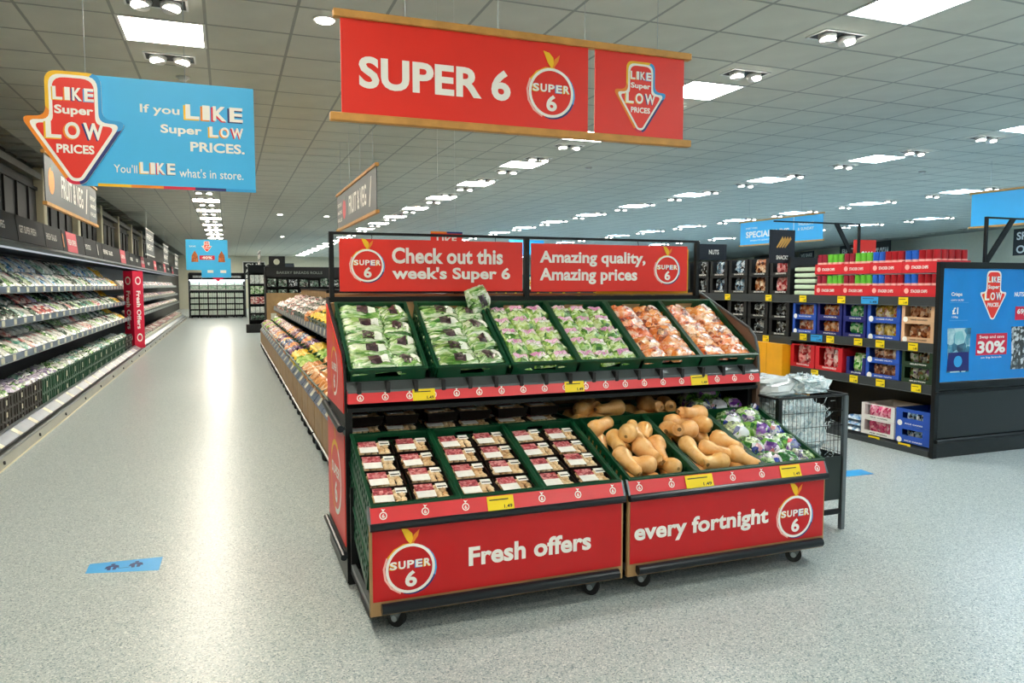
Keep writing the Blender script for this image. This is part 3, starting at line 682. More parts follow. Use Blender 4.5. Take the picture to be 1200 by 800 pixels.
# mushroom punnets
MUSH = pmat('mushroom cap', ['a87850', 'cfa878', 'e6cda6', 'dbc09a'], 14, .5, .2, .1, vor=.2, jitter=.0)
LABR = pmat('crimson label print', ['7d1f2e', 'b04a52', 'd9a0a0', 'a83240'], 60, .35, 0, .3, vor=.6); LABW = mat('white label', 'e9eae6', .4, noise=.05, scale=60)
BLK = mat('punnet black plastic', '1c1512', .3, noise=.1); 
def punnet(seed):
    r = random.Random(seed); W_, L_, H = .178, .130, .05; t = thing('mushroom_punnet', '', 'punnet')
    ins = .012; mb = MB()
    lo = [(-W_/2+ins, -L_/2+ins, 0), (W_/2-ins, -L_/2+ins, 0), (W_/2-ins, L_/2-ins, 0), (-W_/2+ins, L_/2-ins, 0)]; hi = [(-W_/2, -L_/2, H), (W_/2, -L_/2, H), (W_/2, L_/2, H), (-W_/2, L_/2, H)]
    hi2 = [(a*.95, b*.93, H) for a, b, _ in hi]; lo2 = [(a*.96, b*.95, .003) for a, b, _ in lo]
    mb.add(lo+hi+hi2+lo2, [(0,1,2,3)] + [(i,(i+1)%4,4+(i+1)%4,4+i) for i in range(4)] + [(4+i,4+(i+1)%4,8+(i+1)%4,8+i) for i in range(4)] + [(8+i,8+(i+1)%4,12+(i+1)%4,12+i) for i in range(4)] + [(12,13,14,15)])
    obj('tray', mb, BLK, t)
    m = MB()
    for i in range(5):
        for j in range(4):
            x = -W_/2+.026+i*.030+r.uniform(-.005,.005); y = -L_/2+.022+j*.027+r.uniform(-.004,.004); z = .040+r.uniform(-.004, .006); rr = r.uniform(.0155, .019)
            vs = [(x, y, z+rr*.8)]; n = 7
            for (q, hh) in ((.6, .62), (1.0, .15), (.75, -.25)):
                for k in range(n): a = 2*PI*k/n; vs.append((x+rr*q*math.cos(a), y+rr*q*math.sin(a), z+rr*hh))
            fs = [(0, 1+k, 1+(k+1)%n) for k in range(n)] + [(1+l*n+k, 1+(l+1)*n+k, 1+(l+1)*n+(k+1)%n, 1+l*n+(k+1)%n) for l in (0,1) for k in range(n)]; m.add(vs, fs)
    tag(obj('mushrooms', m, MUSH, t, True), kind='stuff')
    z = .0575
    obj('crimson_label', MB().box(-W_*.42, -.002, z, W_*.06, L_*.42, z+.0015), LABR, t); obj('white_label', MB().box(-W_*.42, -L_*.42, z, W_*.06, -.002, z+.0015), LABW, t)
    obj('price_sticker', MB().box(W_*.14, L_*.08, z, W_*.42, L_*.40, z+.0015), LABW, t); obj('dark_print', MB().box(W_*.16, L_*.16, z+.0015, W_*.40, L_*.22, z+.002), BLACK, t)
    return Proto(t)
PUN = [punnet(s) for s in (1, 2, 3)]
rows = ['front', 'second', 'third', 'back']
for c in range(3):
    f = low[c]
    for a in range(2):
        for b in range(4):
            PUN[(a*3+b+c) % 3].put(f.p(.1+.186*a+rnd.uniform(-.004,.004), .088+b*.132+rnd.uniform(-.003,.003), .068+rnd.uniform(0, .006)), f.r(rnd.uniform(-.06,.06), rx=R(-4)), 'mushroom punnet in the %s row, %s column of the %s mushroom crate' % (rows[b], 'left' if a == 0 else 'right', ('left', 'middle', 'right')[c]), 'mushroom punnets')
    f = rear[c]
    for a in range(2):
        for b in range(2):
            PUN[(a+b+c) % 3].put(f.p(.098+.187*a, .09+.15*b, .066), f.r(rnd.uniform(-.1,.1), rx=R(8)), 'mushroom punnet in shade under the top shelf, %s %s of the %s rear crate' % (('front', 'back')[b], ('left', 'right')[a], ('left', 'middle', 'third')[c]), 'shaded mushroom punnets')
    for a in range(2): PUN[a].put(f.p(.098+.187*a, .10, .135), f.r(rnd.uniform(-.15,.15)), 'top mushroom punnet of a pair, %s side of the %s rear crate' % (('left', 'right')[a], ('left', 'middle', 'third')[c]), 'stacked shaded mushroom punnets')

# butternut squash
SQ = pmat('squash skin', ['d08c3c', 'eab064', 'f0c080', 'e0a050'], 16, .34, .2, .25, vor=.15, jitter=.006); STEM = mat('squash stem', '8d6a3a', .7, noise=.2)
def squash(seed, L_=.21, rb=.052, rn=.034, bend=0):
    L_ *= .93; rb *= .94; rn *= .86
    prof = [(.004, 0), (rb*.62, .006), (rb*.92, .022), (rb, .045), (rb*.96, .07), (rb*.74, .092), (rn*1.04, .112), (rn, .14), (rn*1.0, .17), (rn*.96, L_-.02), (rn*.72, L_-.006), (.008, L_)]
    prof = [(r_, t-.045) for r_, t in prof]
    mb = MB().lathe(prof, 18, bend); o = obj('butternut_squash', mb, SQ, None, True); tag(o, '', 'squash')
    e = L_-.045; obj('stem', MB().tube((bend*e*e, e-.004, 0), (bend*(e+.015)**2, e+.012, 0), .008, 8, r1=.011), STEM, o)
    obj('blossom_end', MB().tube((0, -.0465, 0), (0, -.043, 0), .007, 8, r1=.01), STEM, o); return Proto(o)
SQP = [squash(1), squash(2, .20, .055, .037, 1.2), squash(3, .23, .049, .036, -1.0), squash(4, .18, .050, .040, .4)]
#  u, v, h (centre of the bulb), heading (0 = neck points up the slope), pitch, kind
Q4 = [(.07,.08,.062,0,0,0),(.19,.07,.062,350,0,2),(.31,.09,.062,0,0,1),(.07,.48,.062,180,0,1),(.19,.49,.062,185,0,0),(.31,.47,.062,175,0,2),(.06,.20,.145,190,-4,0),(.17,.12,.135,75,0,3),(.20,.25,.155,205,-4,1),(.31,.28,.145,165,-4,0),(.10,.36,.150,170,0,3),(.22,.40,.150,195,0,1),(.32,.43,.140,150,0,3),(.05,.49,.135,300,0,3),(.31,.10,.120,5,-20,2),(.14,.31,.205,320,-4,0)]
Q5 = [(.07,.09,.062,0,0,0),(.19,.08,.062,350,0,2),(.31,.10,.062,0,0,1),(.07,.47,.062,180,0,1),(.19,.48,.062,185,0,0),(.31,.46,.062,175,0,2),(.08,.25,.145,175,-4,2),(.17,.20,.145,235,-4,2),(.31,.14,.135,215,-4,0),(.28,.26,.155,230,-4,1),(.17,.37,.160,100,0,1),(.30,.42,.150,30,0,3),(.06,.42,.140,180,30,3),(.13,.49,.140,280,0,3),(.31,.50,.175,100,10,1),(.20,.10,.125,90,0,3)]
def lay(Q, f, word, grp, nm):
    for i, (u, v, h, hd, pt, k) in enumerate(Q):
        r = (f.m @ Matrix.Rotation(R(hd), 3, 'Z') @ Matrix.Rotation(R(pt), 3, 'X')).to_euler()
        where = ('front' if v < .15 else 'middle' if v < .32 else 'back') + ' ' + ('left' if u < .13 else 'centre' if u < .25 else 'right')
        lay_n.setdefault((grp, where), 0); lay_n[(grp, where)] += 1
        extra = '' if lay_n[(grp, where)] == 1 else ', %s one there' % ORD[lay_n[(grp, where)]-1]
        SQP[k].put(f.p(u, v, h), r, 'butternut squash at the %s of %s%s' % (where, word, extra), grp)
lay_n = {}
lay(Q4, low[3], 'the left squash crate', 'squash in the left front crate', 'x'); lay(Q5, low[4], 'the right squash crate', 'squash in the right front crate', 'x')
Q4b = [(.07,.07,.07,300,0,1),(.19,.07,.075,20,0,0),(.31,.08,.07,60,0,1),(.09,.22,.08,200,0,3),(.24,.24,.08,180,0,3),(.32,.07,.145,100,0,0),(.10,.10,.14,290,0,3),(.2,.22,.15,190,0,1)]
lay(Q4b, rear[3], 'the shaded left squash crate', 'squash in the shaded left crate', 'x'); lay([(.08,.08,.07,290,0,0),(.2,.07,.07,0,0,1),(.32,.08,.07,70,0,3),(.08,.22,.08,300,0,1),(.2,.22,.08,190,0,3),(.3,.22,.08,60,0,1),(.14,.12,.145,200,0,1),(.28,.14,.14,170,0,3),(.2,.24,.15,170,0,1)], rear[4], 'the shaded right squash crate', 'squash in the shaded right crate', 'x')

# wrapped cabbages
CAB = pmat('cabbage in film', ['0f3d1a', '2f7a2c', '8fc45a', '1c4f24', 'cfe6b0', '3b2a6a', 'e9efe6'], 15, .2, .6, .8, vor=.45, jitter=.02)
FLM = pmat('patriotic film print', ['1b2f8f', 'e9ecf2', 'c11f3a', 'f2f2f2', '27318a', 'd9dfe8'], 13, .18, .4, .8, vor=.9); PUR = pmat('purple film print', ['5a2a86', '8f5bb0', 'e4d8ee', '3c2470'], 20, .2, .4, .8, vor=.6)
def cabbage(seed, fm):
    r = random.Random(seed); g = noise_fn(seed); n, k = 16, 9; mb = MB(); vs = [(0, 0, -.062)]
    def P_(a, b, e=0): q = 1+.10*g(a*1.4, b*2.2); return ((.088*q+e)*math.cos(a)*math.cos(b), (.082*q+e)*math.sin(a)*math.cos(b), (.064*q+e)*math.sin(b))
    vs = []
    for j in range(k+1):
        b = -PI/2*.95+PI*.95*j/k
        for i in range(n): vs.append(P_(2*PI*i/n, b))
    fs = [(j*n+i, j*n+(i+1)%n, (j+1)*n+(i+1)%n, (j+1)*n+i) for j in range(k) for i in range(n)]+[tuple(range(n)), tuple(k*n+i for i in range(n))[::-1]]
    mb.add(vs, fs); o = obj('wrapped_cabbage', mb, CAB, None, True); tag(o, '', 'cabbage')
    m2 = MB(); m2.flat = True; vs = []; a0 = r.uniform(-2.2, -.8); N = 7
    for j in range(N):
        for i in range(N): vs.append(P_(a0+1.2*i/(N-1), -.1+1.1*j/(N-1), .003))
    m2.add(vs, [(j*N+i, j*N+i+1, (j+1)*N+i+1, (j+1)*N+i) for j in range(N-1) for i in range(N-1)]); obj('printed_label', m2, fm, o, True)
    m3 = MB()   # gathered film tail
    for q in range(7): a = 2*PI*q/7; m3.add([(0,.065,.01), (.03*math.cos(a), .10+r.uniform(-.01,.01), .02+.03*math.sin(a)), (.03*math.cos(a+.8), .105, .02+.03*math.sin(a+.8))], [(0,1,2)])
    obj('film_tail', m3, FLM if fm is PUR else PUR, o); return Proto(o)
CP = [cabbage(3, FLM), cabbage(4, PUR), cabbage(5, FLM)]
k = 0
for (u, v, h) in [(.09,.09,.09),(.22,.08,.09),(.33,.08,.085),(.08,.23,.10),(.20,.22,.11),(.32,.23,.10),(.09,.37,.11),(.22,.37,.12),(.33,.38,.10),(.13,.49,.11),(.26,.50,.12)]:
    f = low[5]; CP[k % 3].put(f.p(u, v, h+.0), f.r(rnd.uniform(-1, 1), rx=rnd.uniform(-.3,.3)), 'film-wrapped green cabbage at the %s %s of the front cabbage crate' % (('front', 'second row', 'third row', 'back')[min(3, int(v/.14))], ('left', 'centre', 'right')[min(2, int(u/.135))]), 'wrapped cabbages in front'); k += 1
for (u, v, h) in [(.09,.09,.10),(.22,.08,.10),(.33,.09,.10),(.13,.24,.13),(.28,.25,.13),(.2,.17,.19)]:
    f = rear[5]; CP[k % 3].put(f.p(u, v, h), f.r(rnd.uniform(-1, 1)), 'film-wrapped cabbage in shade at the %s %s of the rear crate' % ('front' if v < .12 else 'back' if v > .2 else 'top', ('left', 'centre', 'right')[min(2, int(u/.135))]), 'wrapped cabbages in shade'); k += 1

# bags on the top shelf
LEEK = pmat('leeks in film', ['143c14', '3f7a2c', '8cb864', 'd8e6cc', '5f9a48', 'eef4e8'], 16, .16, .8, 1.0, stretch=(.45, 2.0, 2.0), vor=.35, jitter=.01)  # palest tones paint film highlights over the leek greens
DLAB = pmat('dark bag label', ['1c1418', '3a2730', '2a1c20', '6a5a60'], 30, .3, 0, .5, vor=.5); CLAB = mat('white bag label', 'e4ece2', .3, noise=.1, scale=50)
lk = [bag_proto('leek_bag', '', 'bagged leeks', .25, .145, .062, s, LEEK, (('dark_label', DLAB, (-.15, -.55, .32, .55)), ('white_label', CLAB, (.34, -.5, .66, .5)))) for s in (11, 12, 13)]
lk2 = [bag_proto('leek_bag', '', 'bagged leeks', .16, .165, .062, s, LEEK, (('dark_label', DLAB, (-.4, -.5, .2, .4)), ('white_label', CLAB, (.3, -.5, .7, .4)))) for s in (15, 16)]
r5 = ['front', 'second', 'middle', 'fourth', 'back']
for c in (0, 1):
    f = upper[c]
    for b in range(5):
        lk[(b+c) % 3].put(f.p(.125, .075+b*.112, .088+rnd.uniform(0,.012)), f.r(rnd.uniform(-.12,.12), rx=R(-8)), 'long bag of leeks with dark label, %s row at left of the %s leek crate' % (r5[b], ('left', 'right')[c]), 'bagged leeks')
    for b in range(4):
        lk2[b % 2].put(f.p(.305, .085+b*.14, .092+rnd.uniform(0,.012)), f.r(rnd.uniform(-.2,.2), rx=R(-8)), 'short bag of leeks, %s row at right of the %s leek crate' % (r5[b if b < 3 else 4], ('left', 'right')[c]), 'bagged leeks')
f = upper[1]; lk2[0].put(f.p(.36, .57, .16), f.r(.5, rx=R(55)), 'bag of leeks sticking up above the back of the right leek crate', scale=(1, 1, 1.3))
RAD = pmat('salad leaves in film', ['1f5a14', '5a942c', 'a8cc66', 'd8ecb8', '6fa038'], 26, .2, .8, .9, vor=.4, jitter=.01)
RLAB = pmat('pink label', ['d98ac4', 'f0c4e2', 'f6e6f2', 'c86ab0', 'f3f0f4'], 18, .3, .0, .5, vor=.5); RADW = pmat('white printed film', ['eef3ea', 'cfe2c2', 'f8faf6', 'b6cfa4'], 30, .25, .2, .6, vor=.5)
rb = [bag_proto('radish_bag', '', 'bagged radishes', .135, .14, .055, s, RAD, (('pink_label', RLAB, (-.62, -.05, .55, .8)), ('white_label', RADW, (-.5, -.35, .6, -.08)))) for s in (21, 22, 23)]
for c in (2, 3):
    f = upper[c]
    for b in range(5):
        for a in range(3):
            rb[(a+b) % 3].put(f.p(.072+.12*a+rnd.uniform(-.006,.006), .07+b*.108, .088+rnd.uniform(0,.016)), f.r(rnd.uniform(-.25,.25), rx=R(-8)), 'bag of radishes with pink label, %s row, %s column of the %s radish crate' % (r5[b], ('left', 'middle', 'right')[a], ('left', 'right')[c-2]), 'bagged radishes')
CAR = pmat('carrots in film', ['b84a16', 'e67e30', 'ee9c58', 'f6d4b4', 'de6c20', '5a2830', 'f4c090'], 20, .16, .7, 1.0, vor=.4, jitter=.01, spread=1.15)
CLB = pmat('carrot bag print', ['f5ece4', 'd98a66', 'f7f1ea', 'a04848'], 26, .25, .2, .6, vor=.5)
cb = [bag_proto('carrot_bag', '', 'bagged carrots', .195, .14, .06, s, CAR, (('printed_label', CLB, (.15, -.5, .7, .5)),)) for s in (31, 32, 33)]
for c in (4, 5):
    f = upper[c]
    for b in range(5):
        for a in range(2):
            cb[(a+b+c) % 3].put(f.p(.098+.187*a+rnd.uniform(-.006,.006), .07+b*.108, .088+rnd.uniform(0,.014)), f.r(rnd.uniform(-.15,.15), rx=R(-8)), 'bag of carrots, %s row, %s column of the %s carrot crate' % (r5[b], ('left', 'right')[a], ('left', 'right')[c-4]), 'bagged carrots')

# ================================================================== right-hand gondola (faces -x)
RG = mat('shelf dark grey', '3b4144', .4, .2, noise=.05); RDARK = mat('maroon shadow board', '2a1214', .5); BACKB = mat('gondola back', '15191a', .6)
def GP(y0, z, d=0.0): return Vector((5.70+d, y0, z))
def gondola(label, y0, y1, shelves, base=True):
    """y0 is the near end; local x runs from -(y1-y0) to 0"""
    t = thing('shelf_gondola', label, 'shelving', (5.70, y0, 0), R(-90)); L_ = y1-y0
    obj('back_panel', MB().box(-L_, .5, 0, 0, .53, 1.36), BACKB, t)
    for x in (-L_, -.03): obj('upright', MB().box(x, .46, 0, x+.03, .5, 1.40), STEELD, t)
    for k, z in enumerate(shelves):
        s = obj('shelf', MB().box(-L_, .02, z-.03, 0, .5, z), RG, t)
        obj('price_rail', MB().box(-L_, 0, z-.075, 0, .02, z+.005), RG, s); obj('rail_edge', MB().box(-L_, -.004, z-.079, 0, .0, z-.073), GREYM, s)
    if base: obj('base_plinth', MB().prism([(-.02, 0), (.5, 0), (.5, .075), (.10, .075), (-.02, .05)], 'x', -L_, 0), RG, t)
    return t
g1 = gondola('near bay of the crisps shelving beside the blue poster', 4.72, 6.48, [1.395, .99, .625])
g2 = gondola('second bay of the crisps shelving, with black boxes', 6.48, 8.30, [1.395, .935])
gs = [g1, g2]
def shelf_tag(t, y0, Y, z, w_=.10, m=None):
    x = y0-Y; price_tag(t, x-w_/2, -.006, z-.07, w_, .068, m)
for Y in (6.31, 5.78, 5.05): shelf_tag(g1, 4.72, Y, 1.395)
shelf_tag(g1, 4.72, 5.43, 1.395, .2, CYAN)
for Y in (6.29, 5.93-.02, 5.55, 5.29, 4.93): shelf_tag(g1, 4.72, Y, .99)
shelf_tag(g1, 4.72, 6.10, .99, .16, CYAN)
for Y in (6.11, 5.59, 5.27, 4.88): shelf_tag(g1, 4.72, Y, .625)
for Y in (5.32, 4.98): shelf_tag(g1, 4.72, Y, .075, .13)
for Y in (8.17, 7.59, 6.85): shelf_tag(g2, 6.48, Y, 1.395)
shelf_tag(g2, 6.48, 6.88, .935)
g3 = gondola('far bay of the long shelving run, glimpsed behind the display', 8.30, 10.12, [1.395, .935]); tag(g3, group='far bays of the long shelving run')
for Y in (8.7, 9.3, 9.9): shelf_tag(g3, 8.30, Y, 1.395)
G3 = Proto(g3); G3.used = True
for k in range(1, 11): G3.put((5.70, 8.30+1.82*k, 0), R(-90), 'far bay of the long shelving run, %s beyond the black boxes' % ordw(k))
# shelf-ready boxes with a cut-out front
def srp(name, label, cat, Y0, Y1, z0, z1, m, d=.02, depth=.40, logo=True, line='CRISPS', lm=None, win=(.1, .26, .9, .93), group=None):
    Wd = abs(Y1-Y0); H = z1-z0; t = thing(name, label, cat, (5.70+d, max(Y0, Y1), z0), R(-90), group)
    a, b, c, e = win[0]*Wd, win[1]*H, win[2]*Wd, win[3]*H
    obj('body', MB().box(0, depth-.004, 0, Wd, depth, H).box(0, 0, 0, .004, depth, H).box(Wd-.004, 0, 0, Wd, depth, H).box(0, 0, 0, Wd, depth, .004), m, t)
    obj('front_face', MB().box(0, -.003, 0, Wd, 0, b).box(0, -.003, e, Wd, 0, H).box(0, -.003, b, a, 0, e).box(c, -.003, b, Wd, 0, e), m, t)
    if logo: obj('logo_oval', MB().tube((.12*Wd, -.003, .13*H), (.12*Wd, -.0045, .13*H), .075*Wd, 14), WHITE, t)
    text(line, .28*Wd, .09*H, .8*Wd, .17*H, -.0045, lm or WHITE, t, .03, 'printed_line')
    return t
def film(n, cols, **k): return pmat(n, cols, k.pop('scale', 24), .2, .6, .9, **k)
F_ORG = film('orange crisp film', ['7a2c12', 'c9591f', 'e9a060', 'f3d9b8', 'a02020']); F_RED = film('red snack film', ['8f1420', 'd84a50', 'f0c0bc', 'ee8080', 'f6e2dc']); F_GRN = film('green snack film', ['0f6a30', '2fae50', 'a0dca0', 'e6f4e0'])
F_YEL = film('yellow snack film', ['8a6a10', 'd8a824', 'f0d878', 'f6efcf', 'b04020']); F_BRN = film('brown snack film', ['4a2014', 'a0542c', 'd89a68', 'f0dcc0']); F_MIX = film('mixed nut film', ['2c2a26', '7a4a2c', '4c7a34', 'dcd6c4', '5a2f6a'])
F_BW = film('black and white film', ['101214', '1c2024', '5c666c', 'e0e4e6', '14181a'], vor=.7); F_BLU = film('slate blue film', ['101820', '28445c', '7fa6c0', 'dce6ec', '18242e']); F_PNK = film('pink snack film', ['b01850', 'e0447c', 'f4b8cc', 'd02060']); F_LIME = film('lime snack film', ['1f7a1c', '66c23c', 'd0f0a0', 'f2f8e0'])
SPK = {}
def upright_bag(key, m, w_, h): 
    k = (key, round(w_, 2), round(h, 2))
    if k not in SPK: SPK[k] = bag_proto('snack_bag', '', 'bag', w_, h, .05, hash(key) % 97 if False else len(SPK)+40, m, nx=7)
    return SPK[k]
def fill(Y0, Y1, z0, z1, m, key, what, n=3, d=.05, win=(.1, .26, .9, .93), grp=None, dy=0):
    Wd = abs(Y1-Y0); H = z1-z0; a = win[0]*Wd; c = win[2]*Wd; h = (win[3]-.03)*H; w_ = (c-a)/n
    P_ = upright_bag(key, m, w_*1.05, h)
    for i in range(n):
        y = max(Y0, Y1)-a-w_*(i+.5); P_.put((5.70+d+.05, y, z0+.006+h/2), Euler((R(90), 0, R(-90))), '%s, %s of %s' % (what, ('left', 'middle', 'right')[i] if n == 3 else ('left', 'right')[i] if n == 2 else ordw(i), {2: 'two', 3: 'three'}.get(n, 'the row')), grp or 'snack bags in boxes')
CB = mat('carton blue', '1c4fb4', .45); CN = mat('carton navy', '141d6e', .45); CK = mat('carton kraft cream', 'e0b48c', .55); CRD = mat('carton red', 'd8202c', .45); CBK = mat('carton black', '0c0e10', .5); CDG = mat('carton dark green', '16361e', .45); CW = mat('carton white', 'e4e0dc', .5); CY = mat('carton yellow', 'f2a90c', .5); CG = mat('carton pale green', 'cfe3c6', .5)
specs = [  # name words, y far, y near, z0, z1, carton, film, key, n, tiers
 ('blue box of orange crisps', 6.48, 6.14, .992, 1.31, CB, F_ORG, 'o', 3, 'second shelf down, at its left end', 'READY SALTED'),
 ('navy box of orange crisps', 6.12, 5.79, .992, 1.32, CN, F_ORG, 'o2', 3, 'second shelf down', 'PAPRIKA'),
 ('navy box of green snacks', 5.77, 5.49, .992, 1.32, CN, F_GRN, 'g', 2, 'second shelf down, between orange and yellow bags', 'ONION RINGS'),
 ('blue box of yellow snacks', 5.47, 5.10, .992, 1.33, CB, F_YEL, 'y', 3, 'second shelf down', 'CHEESE CURLS'),
 ('cream box of brown crisps', 5.08, 4.745, .992, 1.35, CK, F_BRN, 'b', 3, 'second shelf down beside the poster stand', 'HAND COOKED'),
 ('blue box of nuts', 5.47, 5.09, .627, .93, CB, F_BRN, 'n', 3, 'third shelf down', 'MIXED NUTS'),
 ('dark green box of mixed snacks', 5.06, 4.745, .627, .93, CDG, F_MIX, 'm', 3, 'third shelf down beside the poster stand', 'SELECTION'),
]
for (nm, ya, yb, z0, z1, cm, fm, key, n, where, ln) in specs:
    H = (z1-z0)/2
    for q in (0, 1):
        tier = ('lower', 'upper')[q]
        srp('display_carton', '%s %s of its pair, %s' % (tier, nm, where), 'box', ya, yb, z0+q*(H+.001), z0+q*H+H-.001, cm, logo=cm in (CB, CK), line=ln, lm=BLACK if cm is CK else WHITE)
        fill(ya, yb, z0+q*(H+.001), z0+q*H+H, fm, key, 'bag in the %s %s' % (tier, nm), n)
for i, (ya, yb) in enumerate(((6.50, 6.15), (6.13, 5.77))):
    srp('display_carton', ('left', 'right')[i]+' tall red box of pink snack bags on the third shelf', 'box', ya, yb, .627, .87, CRD, logo=False, line='PRAWN SHELLS', win=(.14, .2, .86, .97)); fill(ya, yb, .627, .87, F_RED, 'r', 'pink snack bag in the %s tall red box' % ('left', 'right')[i], 2, win=(.14, .2, .86, 1.05))
srp('display_carton', 'small navy box of lime green packs on the third shelf', 'box', 5.71, 5.48, .627, .80, CN, logo=False, line='PUFFS', win=(.15, .22, .85, 1.0)); fill(5.71, 5.48, .627, .84, F_LIME, 'l', 'lime green pack in the small navy box', 2, win=(.15, .2, .85, 1.0))
# base: white carton with pink packs, blue carton, bagged stack
for q in (0, 1):
    srp('display_carton', '%s white box of pink packs on the bottom shelf' % ('lower', 'upper')[q], 'box', 5.50, 5.12, .077+q*.15, .077+q*.15+.148, CW, logo=False, line='PINK WAFERS', lm=BLACK); fill(5.50, 5.12, .077+q*.15, .225+q*.15, F_PNK, 'p', 'pink pack in the %s white box' % ('lower', 'upper')[q], 3)
    srp('display_carton', '%s blue box on the bottom shelf beside the poster stand' % ('lower', 'upper')[q], 'box', 5.10, 4.745, .077+q*.155, .077+q*.155+.153, CB, line='RICE CAKES', win=(.2, .45, .8, .8)); fill(5.10, 4.745, .077+q*.155, .23+q*.155, F_BLU, 'bb', 'pack in the %s blue box on the bottom shelf' % ('lower', 'upper')[q], 3, win=(.2, .3, .8, .9))
for q in range(3):
    P_ = upright_bag('wb', film('white and blue film', ['e8eef2', 'b8d4e6', '3a78b8', 'f4f6f8']), .2, .14); P_.put((5.78, 5.62, .077+q*.055), Euler((0, 0, R(90))), 'white and blue bag lying in a pile on the bottom shelf, %s up' % ORD[q], 'white and blue bags')
# black boxes on two shelves
bx = [(8.30, 8.02), (7.98, 7.64), (7.60, 7.26), (7.23, 6.89), (6.86, 6.54)]
for i, (ya, yb) in enumerate(bx):
    for q in (0, 1):
        fm = (F_BW, F_BLU, F_BLU, F_BRN, F_RED)[i]
        srp('display_carton', 'black box on the top shelf, %s tier, %s from the left' % (('lower', 'upper')[q], ordw(i)), 'box', ya, yb, 1.40+q*.205, 1.60+q*.205, CBK, logo=False, line='DELUXE BITES', win=(.14, .2, .86, .95)); fill(ya, yb, 1.40+q*.205, 1.60+q*.205, fm, 'k%d' % i, 'foil pack in the %s black box, %s from the left' % (('lower', 'upper')[q], ordw(i)), 3, win=(.14, .2, .86, .98))
for i, (ya, yb) in enumerate(bx[2:]):
    for q in (0, 1):
        srp('display_carton', 'black box on the second shelf, %s tier, %s from the left' % (('lower', 'upper')[q], ordw(i)), 'box', ya, yb, .94+q*.19, 1.125+q*.19, CBK, logo=False, line='DELUXE CHIPS', win=(.14, .2, .86, .95)); fill(ya, yb, .94+q*.19, 1.125+q*.19, F_BW, 'kk', 'silver and black pack in the %s black box of the second shelf, %s from the left' % (('lower', 'upper')[q], ordw(i)), 3, win=(.14, .2, .86, .98))
# pale green flat cartons
for q in range(5):
    t = thing('egg_carton', 'pale green flat carton in a stack beside the black boxes, %s from the bottom' % ORD[q], 'carton', (5.74, 6.50, 1.40+q*.062), R(-90), 'flat green cartons'); obj('tray', MB().bbox(0, 0, 0, .31, .3, .042, c=.006), CG, t); obj('dark_gap_lid', MB().bbox(.02, .012, .042, .29, .29, .06, c=.004), CBK, t)
# red cartons with snack tubs
TUBC = {'r': mat('tub red', 'a80c1c', .35), 'g': mat('tub green', '6cc23a', .35), 'b': mat('tub blue', '1f62c8', .35), 'd': mat('tub crimson', '9c1c34', .35)}
def tub(m):
    o = obj('snack_tub', MB().tube((0,0,0), (0,0,.118), .033, 16), m, None, False); tag(o, '', 'tub')
    obj('lid', MB().tube((0,0,.118), (0,0,.126), .0345, 16), m, o); obj('printed_band', MB().tube((0,0,.025), (0,0,.045), .0336, 16, caps=False), PINKP, o); return Proto(o)
TB = {k: tub(m) for k, m in TUBC.items()}; seqs = ['ddggg', 'ddggg', 'bbrrr', 'bbrrr']; yE = [6.17, 5.81, 5.455, 5.095, 4.735]
cname = {'d': 'crimson', 'g': 'green', 'b': 'blue', 'r': 'red'}
for q in (0, 1):
    for i in range(4):
        z = 1.40+q*.212; ya, yb = yE[i], yE[i+1]; Wd = ya-yb-.004
        t = thing('tub_carton', 'red carton of snack tubs on the top shelf, %s tier, %s from the left' % (('lower', 'upper')[q], ORD[i]), 'box', (5.715, ya, z), R(-90), 'red tub cartons')
        obj('body', MB().box(0, 0, 0, Wd, .004, .098).box(0, .40, 0, Wd, .404, .105).box(0, .004, 0, .004, .40, .105).box(Wd-.004, .004, 0, Wd, .40, .105).box(.004, .004, 0, Wd-.004, .40, .004), CRD, t)
        obj('logo_oval', MB().tube((.055, 0, .05), (.055, -.002, .05), .024, 14), PINKP, t); text('STACKER CHIPS', .10, .034, .27, .062, -.0015, WHITE, t, .03, 'printed_line')
        for a in range(5):
            for dd in range(1 if i < 3 else 5):
                c = seqs[i][a]; TB[c].put((5.715+.042+dd*.078, ya-.037-a*.0705, z+.068+.006), 0, '%s snack tub, %s in the %s red carton of the %s tier' % (cname[c], ORD[a], ORD[i], ('lower', 'upper')[q]) + (', row %s' % ORD[dd] if dd else ''), 'snack tubs in red cartons')
# yellow box, goods on the farther bays
t = thing('cardboard_box', 'large plain yellow cardboard box beneath the black boxes', 'box', (5.62, 7.02, .0), R(-90)); obj('body', MB().bbox(0, 0, .0, .50, .4, .86, c=.004), CY, t); obj('side_flap', MB().box(.245, -.002, .02, .25, .0, .86), mat('carton amber', 'c98708', .5), t); obj('printed_line', MB().box(.05, -.003, .34, .2, 0, .35), WHITE, t)
P_ = upright_bag('blue', film('blue glossy film', ['10306a', '1f58c0', '7fa8ea', '0c2050']), .2, .2); P_.put((5.66, 6.97, .94-.2), Euler((R(70), 0, R(-90))), 'glossy blue bag hanging over the yellow box')
far_cols = [CBK, CB, CW, CRD, CG, CN, CY, mat('carton teal', '2a8a8a', .5)]; bp_ = {}
for k in range(20*2):
    y = 8.45+k*.5; ci = rnd.randrange(8) if y > 11 else 0; h = rnd.uniform(.2, .38) if y > 11 else .4
    t = thing('grocery_carton', 'boxed groceries on the far top shelf, %s beyond the black boxes' % ordw(k), 'box', (5.73, y+.42, 1.396), R(-90), 'boxed groceries on the far top shelf'); obj('body', MB().bbox(0, 0, 0, .42, .35, h, c=.004), far_cols[ci], t); obj('printed_panel', MB().box(.05, -.003, h*.3, .37, 0, h*.8), (F_BW, F_BLU, F_GRN, F_YEL)[k % 4], t)
